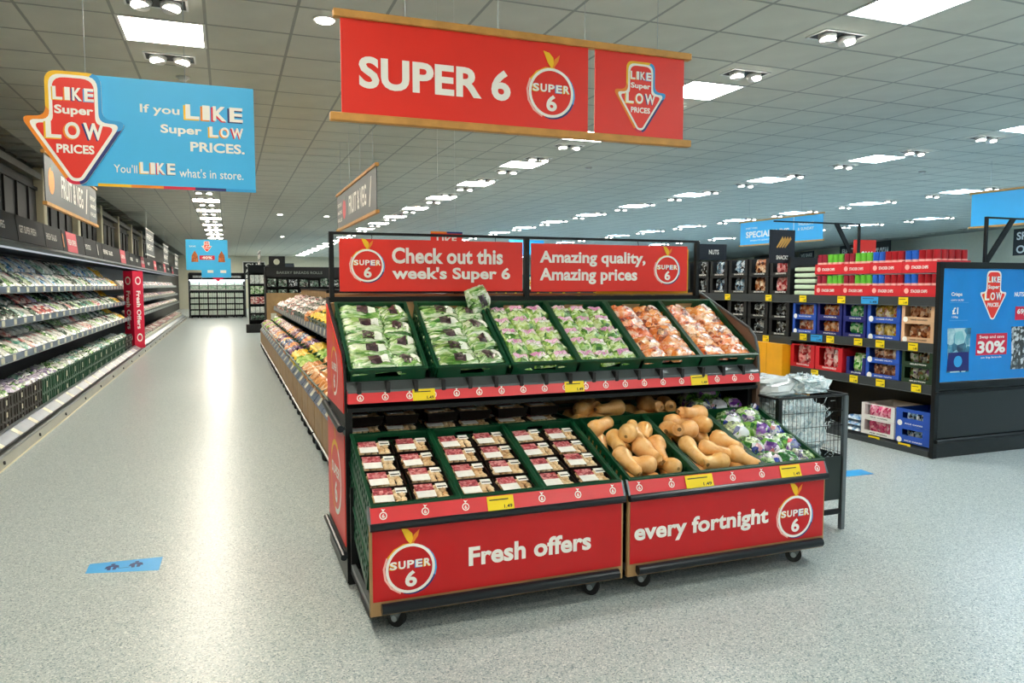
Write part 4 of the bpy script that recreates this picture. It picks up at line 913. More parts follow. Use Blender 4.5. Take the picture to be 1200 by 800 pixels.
for k in range(8):
    y = 8.4+k*.44
    srp('display_carton', 'shaded black box on the second shelf behind the display, %s along' % ordw(k), 'box', y+.4, y, .94, 1.3, CBK, logo=False, line='CRACKERS', group='shaded black boxes')
# bracket frames and hanging dark shelf sign
def bracket(label, Y, X, ln=1.0, up=.70, base=1.40, d=1):
    t = thing('bracket_frame', label, 'bracket', (X, Y, base), 0); m = MB()
    obj('post', MB().box(-.012, -.012, 0, .012, .012, up), STEELD, t); obj('top_bar', MB().box(-.012, -.008, up-.016, .012, ln*d, up) if False else MB().box(min(0, d*ln), -.008, up-.016, max(0, d*ln), .008, up), STEELD, t)
    a = .30; obj('brace', MB().prism([(d*.02, up-.36), (d*.30, up-.016), (d*.36, up-.016), (d*.02, up-.28-.15)] if d > 0 else [(d*.02, up-.51), (d*.36, up-.016), (d*.30, up-.016), (d*.02, up-.43)], 'y', -.01, .01), STEELD, t); return t
bracket('dark metal sign bracket rising above the blue poster stand', 4.74, 6.29, .95, .705)
bracket('dark metal sign bracket above the snack tubs, holding the dark sign', 6.62, 6.75, 1.2, .80, 1.40, -1)
hs = thing('hanging_sign', 'small black sign with gold stripes above the black boxes', 'sign', (5.7, 6.60, 1.74)); p = obj('panel', MB().box(-.22, -.004, 0, .12, .004, .36), mat('ink navy', '0e1320', .4), hs)
for q in range(4): obj('gold_stripe', MB().prism([(-.13+q*.035, .17+.0*q), (-.115+q*.035, .165), (-.035+q*.035, .26), (-.05+q*.035, .29)], 'y', -.006, -.004), mat('gold print', 'c89a4a', .4), p)
text('SNACKS', -.13, .04, .03, .085, -.006, WHITE, p, .03)
hs2 = thing('hanging_sign', 'smaller dark sign at the left above the black boxes', 'sign', (5.85, 8.0, 1.82)); obj('panel', MB().box(-.3, -.004, 0, .12, .004, .2), mat('ink navy', '0e1320'), hs2); text('NUTS', -.15, .07, 0, .13, -.006, WHITE, hs2, .03)

# poster stand at the gondola end
ps = thing('poster_stand', 'tall black poster stand with blue Swap and save 30% poster', 'poster stand', (5.66, 4.68, 0)); WP = 1.50
obj('frame', MB().bbox(0, -.02, 0, .05, .02, 1.70, c=.003).bbox(WP-.05, -.02, 0, WP, .02, 1.70, c=.003).bbox(.05, -.02, 1.65, WP-.05, .02, 1.70, c=.003).bbox(.05, -.02, .60, WP-.05, .02, .66, c=.003), STEELD, ps)
obj('lower_board', MB().box(.05, -.008, 0, WP-.05, .01, .60), mat('black laminate', '141819', .25), ps); obj('kick_rail', MB().tube((.02, -.03, .15), (WP, -.03, .15), .018, 12), STEELD, ps); obj('shadow_rail', MB().box(.0, -.035, .56, WP, -.02, .585), STEELD, ps)
po = obj('poster', MB().box(.055, -.012, .665, WP-.055, -.008, 1.645), POSTB, ps); y = -.0135
arrow_logo(po, .46, 1.185, .86, 1.642, y, outline=False)
obj('poster_top_edge', MB().box(.05, -.022, 1.645, WP-.05, -.018, 1.66), STEELD, ps)
rb_ = obj('red_offer_box', MB().box(.475, y-.001, .885, .86, y, 1.075), MAG, po); text('Swap and save', .51, 1.025, .82, 1.06, y-.0025, WHITE, rb_, .02); text('30%', .49, .90, .84, 1.01, y-.0025, WHITE, rb_, .05)
text('on big brands', .54, .85, .80, .872, y, WHITE, po, .01); text('Crisps', .15, 1.40, .28, 1.44, y, WHITE, po, .03)
text('LIGHTLY SALTED', .15, 1.365, .30, 1.38, y, WHITE, po, .01); text('£1', .17, 1.25, .24, 1.31, y, WHITE, po, .04); text('150g', .17, 1.215, .24, 1.235, y, WHITE, po, .01)
for zz in (1.35, 1.195): obj('thin_line', MB().box(.14, y-.0005, zz, .36, y, zz+.004), CYAN, po)
for yy_, x0, fm2, lab in ((0, .12, 'blue', 0), (0, .91, 'black', 0)):
    b = obj('pictured_bag', MB().prism([(x0+.01, .745), (x0+.28, .745), (x0+.27, .85), (x0+.285, 1.13), (x0+.0, 1.13), (x0+.02, .85)], 'y', y-.001, y), film('printed teal bag', ['0c3a5c', '3f8fb0', 'bfe0e6', '7fc0cc'], scale=9) if not x0 > .5 else F_BW, po)
    if x0 < .5:
        obj('bag_lower_print', MB().prism([(x0+.012, .755), (x0+.277, .755), (x0+.268, .92), (x0+.022, .92)], 'y', y-.002, y-.001), CN, b); obj('bag_badge', MB().tube((x0+.14, y-.002, .84), (x0+.14, y-.003, .84), .05, 16), CYAN, b)
text('NUTS', .93, 1.40, 1.05, 1.44, y, WHITE, po, .03); r2 = obj('red_price_box', MB().box(.95, y-.001, 1.19, 1.13, y, 1.31), MAG, po); text('69p', .97, 1.23, 1.10, 1.29, y-.0025, WHITE, r2, .05)

# ================================================================== wire basket with packaging film
bk = thing('wire_basket_stand', 'black wire-mesh dump basket beside the red display, full of plastic film', 'basket', (2.99, 3.50, 0)); BW, BD = .53, .62
for (x, y) in ((0, 0), (BW-.03, 0), (0, BD), (BW-.03, BD)): obj('leg', MB().bbox(x, y-.015, 0, x+.03, y+.015, .83, c=.003), GREYM if x > .1 and y == 0 else STEELD, bk)
obj('top_rim', MB().path([(0, 0, .835), (BW, 0, .835), (BW, BD, .835), (0, BD, .835), (0, 0, .835)], .008, 8), STEELD, bk)
wm = MB()
for i in range(17):
    x = .03+i*(BW-.06)/16
    for y in (0, BD): wm.tube((x, y, .40), (x, y, .83), .0016, 4, caps=False)
for i in range(17):
    y = .03+i*(BD-.06)/16
    for x in (.0, BW): wm.tube((x, y, .40), (x, y, .83), .0016, 4, caps=False)
for z in (.47, .56, .65, .74): wm.path([(0, 0, z), (BW, 0, z), (BW, BD, z), (0, BD, z), (0, 0, z)], .0018, 4)
obj('wire_mesh', wm, STEELD, bk)
obj('lower_panel', MB().box(.03, -.004, .19, BW-.03, .0, .46), mat('green black laminate', '16221f', .4), bk); obj('side_panel', MB().box(BW-.012, .02, .19, BW-.006, BD-.02, .46), mat('green black laminate', '16221f'), bk)
obj('basket_floor', MB().box(.02, .01, .36, BW-.02, BD-.01, .375), STEELD, bk); obj('foot_rail', MB().box(0, -.008, .10, BW, .008, .13), STEELD, bk)
FILM = pmat('crumpled clear film', ['8fb0bc', 'c8dce2', 'eef6f8', 'a8c4d0', 'f4fafc'], 22, .15, 1.0, 1.0, vor=.3); FILM2 = mat('white sheet film', 'dde4e8', .25, noise=.06, scale=9, bump=.4, coat=.6)
def crumple(name, label, c, sx, sy, sz, seed, m, amp=.16, n=26):
    g = noise_fn(seed); g2 = noise_fn(seed+9); mb = MB(); vs = []
    for j in range(n//2+1):
        b = -PI/2+PI*j/(n//2)
        for i in range(n):
            a = 2*PI*i/n; q = 1+amp*g(a*1.5, b*2)+amp*.7*g2(a*5, b*5)
            ex = lambda t: math.copysign(abs(t)**.6, t)
            vs.append((sx*q*ex(math.cos(a))*abs(math.cos(b))**.5, sy*q*ex(math.sin(a))*abs(math.cos(b))**.5, sz*q*ex(math.sin(b))))
    k = n//2+1
    mb.add(vs, [(j*n+i, j*n+(i+1)%n, (j+1)*n+(i+1)%n, (j+1)*n+i) for j in range(k-1) for i in range(n)]); o = obj(name, mb, m, None, False); o.location = c; return tag(o, label, 'plastic film')
f1 = crumple('film_bundle', 'crumpled bluish clear plastic film filling the wire basket', (3.255, 3.80, .60), .215, .25, .20, 5, FILM)
f2 = crumple('film_bundle', 'smooth white plastic sheet heaped on top of the wire basket', (3.14, 3.84, .875), .16, .22, .06, 6, FILM2, .08)
f3 = crumple('film_bundle', 'crinkled film bundle poking up above the basket front', (3.36, 3.70, .885), .13, .13, .05, 8, FILM, .2)
m = MB(); r = random.Random(4)   # ragged strips of the film, part of the bundle
for i in range(170):
    x = r.uniform(-.19, .2); z = r.uniform(-.22, .20); y = -.255 + r.uniform(-.012, .02); a = r.uniform(0, 6.28); l = r.uniform(.02, .05); w_ = .006
    m.add([(x, y, z), (x+w_*math.sin(a), y, z-w_*math.cos(a)), (x+l*math.cos(a)+w_*math.sin(a), y-.012, z+l*math.sin(a)), (x+l*math.cos(a), y-.010, z+l*math.sin(a))], [(0,1,2,3)])
tag(obj('ragged_strips', m, FILM, f1), kind='stuff')
m = MB()
for i in range(60):
    a = r.uniform(0, 6.28); b = r.uniform(.2, 1.4); x = .12*math.cos(a)*math.cos(b); y = .12*math.sin(a)*math.cos(b); z = .035*math.sin(b)+.01; l = r.uniform(.03, .06); w_ = .007
    m.add([(x, y, z), (x+w_, y, z), (x*1.1+w_, y*1.1, z+l*.4), (x*1.1, y*1.1, z+l*.5)], [(0,1,2,3)])
tag(obj('ragged_strips', m, FILM, f3), kind='stuff')
bc = thing('blue_crate', 'plain blue crate low in the wire basket at its left', 'crate', (3.03, 3.9, .376), 0); obj('body', MB().bbox(0, 0, 0, .10, .2, .3, c=.01), CB, bc)
# floor stickers
st = thing('floor_sticker', 'blue floor strip with two dark footprint symbols in the left aisle', 'floor sticker', (-.735, 4.255, 0)); ang = 0
obj('strip', MB().prism([(0, .085), (0, .225), (.36, .205), (.355, 0)], 'z', 0, .0012), mat('floor sticker blue', '38a8ea', .35), st)
for x in (.12, .235):
    f = MB()
    for s in (-1, 1): f.prism([(x+s*.012-.008, .09), (x+s*.012+.008, .09), (x+s*.016+.010, .135), (x+s*.016-.010, .135)], 'z', .0012, .002).prism([(x+s*.030-.005, .115), (x+s*.030+.005, .115), (x+s*.024+.005, .150), (x+s*.024-.005, .150)], 'z', .0012, .002)
    f.prism([(x-.026, .135), (x+.026, .135), (x+.02, .158), (x-.02, .158)], 'z', .0012, .002); f.tube((x, .172, .0012), (x, .172, .002), .011, 12); obj('footprint_symbol', f, NAVY, st)
obj('thin_line', MB().box(.15, .1, .0012, .205, .103, .002), NAVY, st)
s2 = thing('floor_sticker', 'blue floor strip on the right beyond the wire basket', 'floor sticker', (4.42, 4.47, 0)); obj('strip', MB().prism([(0, 0), (.36, -.02), (.38, .13), (.02, .15)], 'z', 0, .0012), mat('floor sticker blue', '38a8ea'), s2)

# ================================================================== left chiller run (faces +x)
CHB = mat('chiller base grey', 'a9aaa0', .4, noise=.04); CHS = mat('chiller shelf slate', '3c4650', .35, .1); CHD = mat('chiller inside', '15181b', .5); RAILB = mat('price rail blue grey', '5c6f86', .3, noise=.08, scale=30); PAPER = mat('paper ticket', 'd9d8c2', .5); HDR = mat('header charcoal', '12161a', .6, spec=.2)
ML = 2.5
def chiller():
    t = thing('chiller_cabinet', '', 'chiller')
    obj('base_skirt', MB().prism([(0, 0), (.10, 0), (.10, .10), (.012, .085)], 'x', 0, ML), CHB, t); obj('floor_edge', MB().box(0, -.012, 0, ML, 0, .006), CREAM, t)
    for i in range(2): obj('bolt', MB().tube((.6+i*1.25, .0, .05), (.6+i*1.25, -.012, .052), .016, 8), BLACK, t)
    obj('bumper_rail', MB().tube((0, .018, .10), (ML, .018, .10), .014, 8), ALU, t); obj('bumper_rail', MB().tube((0, .045, .128), (ML, .045, .128), .012, 8), SLATE, t)
    rl = obj('price_rail', MB().prism([(.06, .125), (.15, .185), (.155, .178), (.065, .118)], 'x', 0, ML), RAILB, t)
    for i in range(4): obj('ticket', MB().prism([(.064, .1285), (.144, .1825), (.145, .181), (.065, .127)], 'x', .2+i*.62, .31+i*.62), PAPER, rl)
    obj('lip_rail', MB().box(0, .155, .13, ML, .185, .20), ALU, t); obj('well_floor', MB().box(0, .10, .10, ML, 1.1, .13), CHD, t)
    obj('back_panel', MB().box(0, 1.10, 0, ML, 1.13, 2.2), CHD, t)
    for z, y in ((1.47, .40), (1.135, .35), (.80, .27)):
        s = obj('shelf', MB().prism([(y, z-.02), (1.0, z+.12), (1.0, z+.10), (y, z-.04)], 'x', 0, ML), CHS, t)
        p = obj('shelf_rail', MB().box(0, y-.012, z-.05, ML, y, z+.02), RAILB, s)
        for i in range(6): obj('ticket', MB().box(.1+i*.41, y-.016, z-.045, .20+i*.41, y-.012, z+.012), PAPER, p)
        obj('rail_trim', MB().box(0, y-.016, z-.056, ML, y, z-.050), ALU, p)
    obj('canopy', MB().prism([(.33, 1.93), (.36, 2.25), (1.12, 2.25), (1.12, 1.93)], 'x', 0, ML), CHS, t); obj('header_board', MB().prism([(.318, 1.97), (.345, 2.25), (.355, 2.25), (.33, 1.97)], 'x', 0, ML), HDR, t)
    obj('canopy_trim', MB().prism([(.27, 1.925), (.315, 1.965), (.42, 1.965), (.42, 1.915)], 'x', 0, ML), mat('canopy trim grey', '7c8488', .55, spec=.3), t)
    obj('lamp_strip', MB().box(.02, .46, 1.905, ML-.02, .50, 1.93), emat('chiller strip lamp', 'eef6ff', 0.22), t)
    obj('ledge', MB().box(0, .36, 2.25, ML, 1.12, 2.26), DARK, t); return t
CH = Proto(chiller()); chs = []
for k in range(13):
    chs.append(CH.put((-1.75, 4.0+ML*k, 0), R(90), 'open-fronted chiller cabinet, %s from the near end of the left wall' % ordw(k), 'chiller cabinets on the left wall'))
heads = [(8.2, .75, 'FRUIT & VEG', None), (9.35, .95, 'GET SUPER FRESH', None), (10.65, .75, 'FRESH SALAD', None), (11.7, .10, '', ORG), (12.0, .75, 'FRESH OFFERS', MAG), (13.6, .6, 'POTATOES', None), (14.6, .25, '', WHITE), (15.2, .7, 'PREPARED', None), (16.4, .6, 'SALADS', None), (17.6, .8, 'SUPER 6', MAG), (19.2, .6, 'HERBS', None), (20.4, .5, 'FRUIT', None), (21.6, .8, 'OFFERS', MAG), (23.5, .8, 'MEAT', None), (25.2, .8, 'OFFERS', MAG), (27.0, .8, 'POULTRY', None), (29.0, .8, 'OFFERS', MAG), (31.0, .8, 'FISH', None), (33.0, .8, 'OFFERS', MAG)]
for (y, wd, s, m_) in heads:
    k = int((y-4.0)//ML); y = min(y, 4.0+ML*(k+1)-wd-.01); par = chs[k]; x = y-(4.0+ML*k)
    e = bpy.data.objects.new('header_panel', None); COL.objects.link(e); e.parent = par; e.location = (x, .318, 1.97); e.rotation_euler = (R(-5.5), 0, 0)
    bpy.data.objects.remove(e)
    h = obj('header_panel', MB().box(0, -.004, .0, wd, -.001, .28), m_ if m_ and s else HDR, par); h.location = (x, .318, 1.97); h.rotation_euler = (R(-5.5), 0, 0)
    if s: text(s, wd*.1, .10, wd*.9, .18, -.0055, WHITE, h, .02)
    elif m_: obj('produce_print', MB().prism([(.02, .05), (.09, .05), (.08, .22), (.04, .24)], 'y', -.0055, -.004), m_, h)
# bags on the chiller shelves
CF = {
 'blue': pmat('blue salad film', ['1f5f9c', '5fa8d8', 'cfe6f2', 'eef6fa', '3a80b8'], 18, .18, .7, 1, vor=.5), 'white': pmat('white tray film', ['cfd8d4', 'f0f2ee', 'e2e6dc', 'b8c4bc', 'f4f4f0'], 20, .2, .5, .9, vor=.5),
 'green': pmat('green salad film', ['1f4f28', '5f9a4c', 'b8d8a0', 'e8f0e0', '7fae6c'], 18, .18, .7, 1, vor=.45), 'dark': pmat('dark pack film', ['14241c', '2f4a38', '7f9a88', '1c2c24', 'd0d8d0'], 18, .2, .6, .9, vor=.5),
 'pink': pmat('pink pack film', ['a03a44', 'd8807c', 'f0d0c8', 'f4e8e0'], 18, .2, .5, .9, vor=.5), 'mint': pmat('mint pack film', ['3f8a78', '9fd0c0', 'e0f0ea', '6fb0a0'], 18, .2, .5, .9, vor=.5),
 'lilac': pmat('lilac pack film', ['8f80a8', 'c8bcd8', 'ece8f2', 'a8b89c'], 18, .2, .5, .9, vor=.5), 'amber': pmat('amber pack film', ['c88a14', 'f0b82c', 'f8dc80'], 18, .25, .5, .8, vor=.4)}
SH = [(1.47, .40, 'top'), (1.135, .35, 'middle'), (.80, .27, 'bottom')]
CBP = {k: bag_proto('salad_bag', '', 'bag', .19, .36, .07, 60+i, m, (('printed_label', LABW if k not in ('white',) else LABR, (-.5, .1, .4, .5)),), nx=8) for i, (k, m) in enumerate(CF.items())}
pal = {0: ['blue', 'white', 'blue', 'blue', 'white', 'mint', 'pink', 'white', 'dark', 'green', 'mint', 'white', 'dark', 'green'], 1: ['pink', 'lilac', 'white', 'green', 'green', 'white', 'dark', 'pink', 'dark', 'green', 'white', 'mint', 'dark', 'green'], 2: ['green', 'white', 'green', 'white', 'dark', 'white', 'green', 'white', 'mint', 'pink', 'white', 'dark', 'white', 'green']}
for si, (z, yf, nm) in enumerate(SH):
    for i in range(40):
        y = 7.3+i*.28
        if 17.7 < y: break
        k = pal[si][(i//1+rnd.randrange(3)) % 14]
        if y > 17.0: k = 'amber' if y > 17.3 else 'green'
        for d in (0, 1):
            if i % 9 == 8 and d: continue
            tl = (38, 30, 28)[si]; yy_ = yf+.15+d*.27; CBP[k].put((-1.75-yy_, y+rnd.uniform(-.012, .012), z-.075+(yy_-yf)*math.tan(R(tl))+.03), tilt(R(tl), rnd.uniform(-.12, .12), R(90)), '%s salad bag on the %s shelf of the left chiller, %s facing along, %s row' % (k, nm, ordw(i), ('front', 'back')[d]), 'salad bags in the left chiller')
# crates at the foot of the chiller
def small_crate(m):
    t = thing('produce_crate', '', 'crate'); L_, D_, H = .545, .38, .165
    b = MB().box(0, 0, 0, L_, D_, .01).box(0, 0, H-.02, L_, .012, H).box(0, 0, .01, L_, .008, .03).box(0, D_-.008, 0, L_, D_, H).box(0, 0, 0, .008, D_, H).box(L_-.008, 0, 0, L_, D_, H)
    obj('body', b, m, t); s = MB().box(0, .002, .01, L_, .007, H-.02); obj('front_wall', s, m, t)
    for i in range(5): obj('rib', MB().box(.04+i*.115, -.006, .01, .052+i*.115, .002, H-.015), m, t)
    obj('ticket', MB().box(.2, -.008, .05, .24, -.006, .12), PAPER, t); return t
SCG = Proto(small_crate(GREEN)); SCB = Proto(small_crate(BROWNC))
FP = {k: bag_proto('vegetable_bundle', '', 'bagged vegetables', .2, .17, .09, 80+i, CF[k], nx=8) for i, k in enumerate(('lilac', 'white', 'green', 'mint'))}
for i in range(19):
    y = 7.3+i*.555; P_, nm, n = (SCB, 'dark brown', 3) if i < 4 or i >= 17 else (SCG, 'green', 2)
    h = .112 if n == 3 else .167
    for q in range(n): P_.put((-1.95, y, .132+q*h), R(90), '%s crate at the foot of the left chiller, %s along, %s from the floor' % (nm, ordw(i), ORD[q]), '%s crates at the foot of the left chiller' % nm, scale=(1, 1, h/.167))
    if i < 18:
        for a in range(3):
            for d in range(2):
                k = 'lilac' if i < 6 and rnd.random() < .7 else rnd.choice(['white', 'green', 'white', 'mint'])
                FP[k].put((-1.95-.11-d*.17, y+.09+a*.18, .132+n*h-.045+rnd.uniform(0, .02)), tilt(R(8), rnd.uniform(-.5, .5), R(90)), '%s vegetable bundle in the %s crate stack of the left chiller, %s %s' % (k, ordw(i), ('front', 'back')[d], ('near', 'middle', 'far')[a]), 'vegetable bundles at the foot of the chiller')
# beyond the red sign: meat and deli packs, smaller in the photo
MP = {k: obj('meat_tray', MB().bbox(-.11, -.09, 0, .11, .09, .05, c=.008).bbox(-.10, -.08, .045, .10, .08, .058, c=.006, mi=1), [PAPER, CF[k]], None) for k in ('white', 'pink', 'blue', 'lilac')}
for k, o in MP.items(): tag(o, '', 'tray'); obj('printed_label', MB().box(-.08, -.05, .058, .02, .04, .060), LABR if k != 'pink' else LABW, o)
MPP = {k: Proto(o) for k, o in MP.items()}
for si, (z, yf, nm) in enumerate(SH):
    for i in range(58):
        y = 18.9+i*.30
        if y > 36.2: break
        k = ['blue', 'white', 'white'][si] if rnd.random() < .45 else rnd.choice(['white', 'pink', 'lilac', 'blue'])
        MPP[k].put((-1.75-yf-.16, y, z+.05), tilt(R(50 if si == 0 else 35), 0, R(90)), 'packed tray on the %s shelf of the far left chiller, %s beyond the red marker' % (nm, ordw(i)), 'packed trays on the %s shelf of the far left chiller' % nm)
for i in range(40):
    y = 18.9+i*.42
    if y > 36: break
    k = 'white' if y < 22 else rnd.choice(['pink', 'white', 'pink']); FP2 = MPP[k]; FP2.put((-2.07, y, .17), tilt(R(15), 0, R(90)), 'packed tray in the well of the far left chiller, %s beyond the red marker' % ordw(i), 'packed trays in the far chiller well', scale=(1.7, 1.7, 3))
# red Fresh Offers boards in a V
vb = thing('aisle_marker', 'tall red V-shaped Fresh Offers marker at the chiller edge', 'sign', (-1.92, 18.25, .13))
for s, (a, b) in enumerate((((-.20, .0), (-.0, -.18)), ((.0, -.18), (.18, .05)))):
    mb = MB(); mb.add([(a[0], a[1], 0), (b[0], b[1], 0), (b[0], b[1], 1.68), (a[0], a[1], 1.68), (a[0], a[1]+.008, 0), (b[0], b[1]+.008, 0), (b[0], b[1]+.008, 1.68), (a[0], a[1]+.008, 1.68)], [(0,1,2,3),(7,6,5,4),(0,4,5,1),(1,5,6,2),(2,6,7,3),(3,7,4,0)])
    p = obj('red_board', mb, MAG, vb); vx = Vector((b[0]-a[0], b[1]-a[1], 0)); L_ = vx.length; u = vx/L_; nrm = Vector((u.y, -u.x, 0))
    def put(s_, cx, z0, z1, w_, bold, nmm):
        g, f, _ = glyphs(s_, bold); m = MB(); m.flat = True; o0 = Vector((a[0], a[1], 0))+nrm*.004
        m.add([tuple(o0+u*(cx-w_/2+q*w_)+Vector((0, 0, z1-p_*(z1-z0)))) for p_, q in g], f); obj(nmm, m, WHITE, p)
    put('Fresh Offers', L_*.5, .42, 1.25, .12, .03, 'lettering'); put('O', L_*.5, 1.38, 1.56, .16, .01, 'ring'); put('O', L_*.5, .14, .32, .16, .01, 'ring')

# ================================================================== centre produce bins (face the left aisle)
BIN = mat('bin front wood', '9c7a4c', .5, noise=.18, scale=6, bump=.1); PN = {}
def prod_bin():
    t = thing('produce_bin', '', 'produce bin'); L_ = 1.2
    for i in range(2): obj('front_panel', MB().bbox(i*.6+.012, 0, .12, i*.6+.588, .018, .42, c=.003), BIN, t)
    obj('dark_edge', MB().box(0, .004, .09, L_, .02, .44), STEELD, t)
    for i in range(2):
        p = obj('price_rail', MB().prism([(-.006, .425), (.055, .505), (.062, .50), (.0, .42)], 'x', i*.6+.008, i*.6+.592), RAILB, t); obj('ticket', MB().prism([(.0015, .438), (.048, .498), (.05, .496), (.0035, .436)], 'x', i*.6+.2, i*.6+.34), PAPER, p)
    obj('lower_bumper', MB().tube((.02, -.012, .13), (L_-.02, -.012, .13), .012, 8), SLATE, t); obj('deck', MB().box(0, .02, .09, L_, 1.0, .11), STEELD, t)
    obj('sloped_deck', MB().prism([(.04, .36), (.62, .57), (.62, .55), (.04, .34)], 'x', 0, L_), STEELD, t); obj('rear_panel', MB().box(0, .98, .1, L_, 1.0, 1.40), WOOD, t); obj('top_cap', MB().box(0, .96, 1.40, L_, 1.04, 1.43), STEELD, t)
    for x in (.14, .6, L_-.14): castor(t, x, .03)
    obj('upper_shelf', MB().prism([(.34, .90), (.97, 1.17), (.97, 1.15), (.34, .88)], 'x', 0, L_), STEELD, t); u = obj('upper_rail', MB().prism([(.32, .90), (.33, 1.0), (.345, 1.0), (.34, .90)], 'x', 0, L_), RAILB, t)
    for i in range(3): obj('ticket', MB().prism([(.317, .915), (.325, .985), (.328, .985), (.320, .915)], 'x', .1+i*.4, .22+i*.4), PAPER, u)
    return t
PB = Proto(prod_bin()); NB = 12
for k in range(NB): PB.put((.72, 4.62+1.215*(k+1), 0), R(-90), 'wood-fronted produce bin on castors, %s behind the red display' % ordw(k), 'wood-fronted produce bins')
PF = {'onion': pmat('onion net', ['a8561c', 'd88838', 'eeb070', 'f4d8b0'], 14, .3, .5, .4, vor=.4), 'cit': pmat('citrus net', ['c85a10', 'f08a20', 'f8b850', '3f70a8'], 16, .3, .4, .4, vor=.5), 'bluebag': pmat('blue fruit bag', ['1c3a68', '4a78a8', 'c07838', 'a8c0d0'], 16, .2, .5, .8, vor=.5),
      'green': pmat('melon green', ['4f8a1c', '86b83a', 'c0d86a', 'a8cc50'], 9, .35, .3, .2, vor=.3), 'yellow': pmat('banana yellow', ['e0a810', 'f4cc20', 'f8dc50'], 9, .35, .3, .2, vor=.3), 'pink': pmat('pink potato bag', ['9a5a58', 'd8a8a0', 'ecd8d0', 'f4ece4'], 16, .2, .5, .8, vor=.5), 'grey': pmat('grey mushroom bag', ['5c5450', '9a9088', 'cfc8c0', '7a706a'], 18, .25, .5, .6, vor=.5), 'purple': pmat('purple plum bag', ['3a2440', '6a4468', 'a08098', '8a4a30'], 16, .2, .5, .7, vor=.5)}
PFP = {k: bag_proto('produce_bag', '', 'bagged produce', .18, .19, .10, 100+i, m, lump=.5, nx=9) for i, (k, m) in enumerate(PF.items())}
nmz = {'onion': 'onion net', 'cit': 'orange citrus net', 'bluebag': 'blue fruit bag', 'green': 'green melon', 'yellow': 'yellow fruit bunch', 'pink': 'pink potato bag', 'grey': 'greyish mushroom bag', 'purple': 'purple plum bag'}
seqL = ['onion']*10 + ['green', 'green', 'yellow', 'yellow', 'purple', 'bluebag', 'cit', 'bluebag', 'bluebag', 'cit', 'purple', 'pink', 'cit', 'cit', 'pink', 'pink', 'cit', 'pink', 'grey', 'pink', 'green', 'pink', 'pink', 'green', 'green'] + ['pink', 'green']*8
seqU = ['yellow']*15 + ['onion', 'grey', 'grey', 'grey', 'grey', 'grey', 'pink', 'grey', 'grey', 'pink', 'grey', 'grey', 'pink'] + ['grey', 'pink']*10
ci = 0
for k in range(NB*3):
    y = 4.62+.405*(k+1); 
    if k < 3: continue
    f = Frame((.72+.07, y, .435), R(20), R(-90)); CR.put(f.o, f.r(), 'green produce crate in the wood-fronted bins, %s behind the red display' % ordw(k), 'green crates in the produce bins')
    for a in range(2):
        for b in range(2): PFP[seqL[k]].put(f.p(.10+.185*a, .12+.26*b, .065+rnd.uniform(0, .02)), f.r(rnd.uniform(-.2, .2)), '%s in the %s crate of the wood-fronted bins, %s %s' % (nmz[seqL[k]], ordw(k), ('front', 'back')[b], ('far', 'near')[a]), 'bagged produce in the lower bins', scale=(1, 1.4, 1.1))
    if 5 < k < 32:
        f = Frame((.72+.36, y, .925), R(22), R(-90)); CR.put(f.o, f.r(), 'green produce crate on the upper shelf, %s behind the red display' % ordw(k), 'green crates on the upper produce shelf')
        for a in range(2):
            for b in range(3): PFP[seqU[k]].put(f.p(.10+.185*a, .10+.18*b, .07+rnd.uniform(0, .02)), f.r(rnd.uniform(-.5, .5)), '%s in the %s crate of the upper produce shelf, %s %s' % (nmz[seqU[k]], ordw(k), ('front', 'middle', 'back')[b], ('far', 'near')[a]), 'bagged produce on the upper shelf')

# ================================================================== far end of the left aisle
ec = thing('end_chiller', 'white-lit dairy chiller across the far end of the left aisle', 'chiller', (-1.7, 37.6, 0)); LW = 2.5
obj('back_panel', MB().box(0, .9, 0, LW, .95, 2.1), CHD, ec); obj('canopy', MB().box(0, .1, 1.75, LW, .9, 2.05), HDR, ec); obj('header_text_panel', MB().box(.2, .09, 1.85, LW-.2, .1, 1.95), mat('header print', '9aa0a0', .5, noise=.5, scale=12), ec)
for z in (1.30, 1.52): obj('shelf', MB().box(0, .15, z-.03, LW, .9, z), FIXW, ec)
obj('lamp_strip', MB().box(.05, .14, 1.72, LW-.05, .2, 1.75), emat('chiller lamp', 'eef6ff', 9), ec)
for s in (0, LW-.05): obj('side_panel', MB().box(s, .1, 0, s+.05, .9, 2.05), CHS, ec)
mk = obj('milk_row', MB().bbox(0, 0, 0, .36, .3, .17, c=.02), pmat('milk pack row', ['e8eee8', 'f4f4f0', 'a8d0b8', 'd8e8e0'], 12, .3, .2, .3), None); tag(mk, '', 'milk'); MK = Proto(mk)
for z, nn in ((1.30, 'lower'), (1.52, 'upper')):
    for i in range(6): MK.put((-1.62+i*.39, 37.8, z+.001), 0, 'row of white milk packs, end chiller %s shelf, %s from left' % (nn, ORD[i]), 'milk packs on the %s end shelf' % nn)
rc = thing('roll_cage', '', 'roll cage')
obj('frame', MB().path([(0,0,.1),(0,0,1.22),(.37,0,1.22),(.37,0,.1),(0,0,.1)], .012, 6).path([(0,.4,.1),(0,.4,1.22),(.37,.4,1.22),(.37,.4,.1)], .012, 6), SLATE, rc); obj('side_bars', MB().tube((.185,0,.1),(.185,0,1.22),.005,4).tube((0,0,.66),(.37,0,.66),.006,4), SLATE, rc)
GT = mat('milk cap green', '7fb89a', .4)
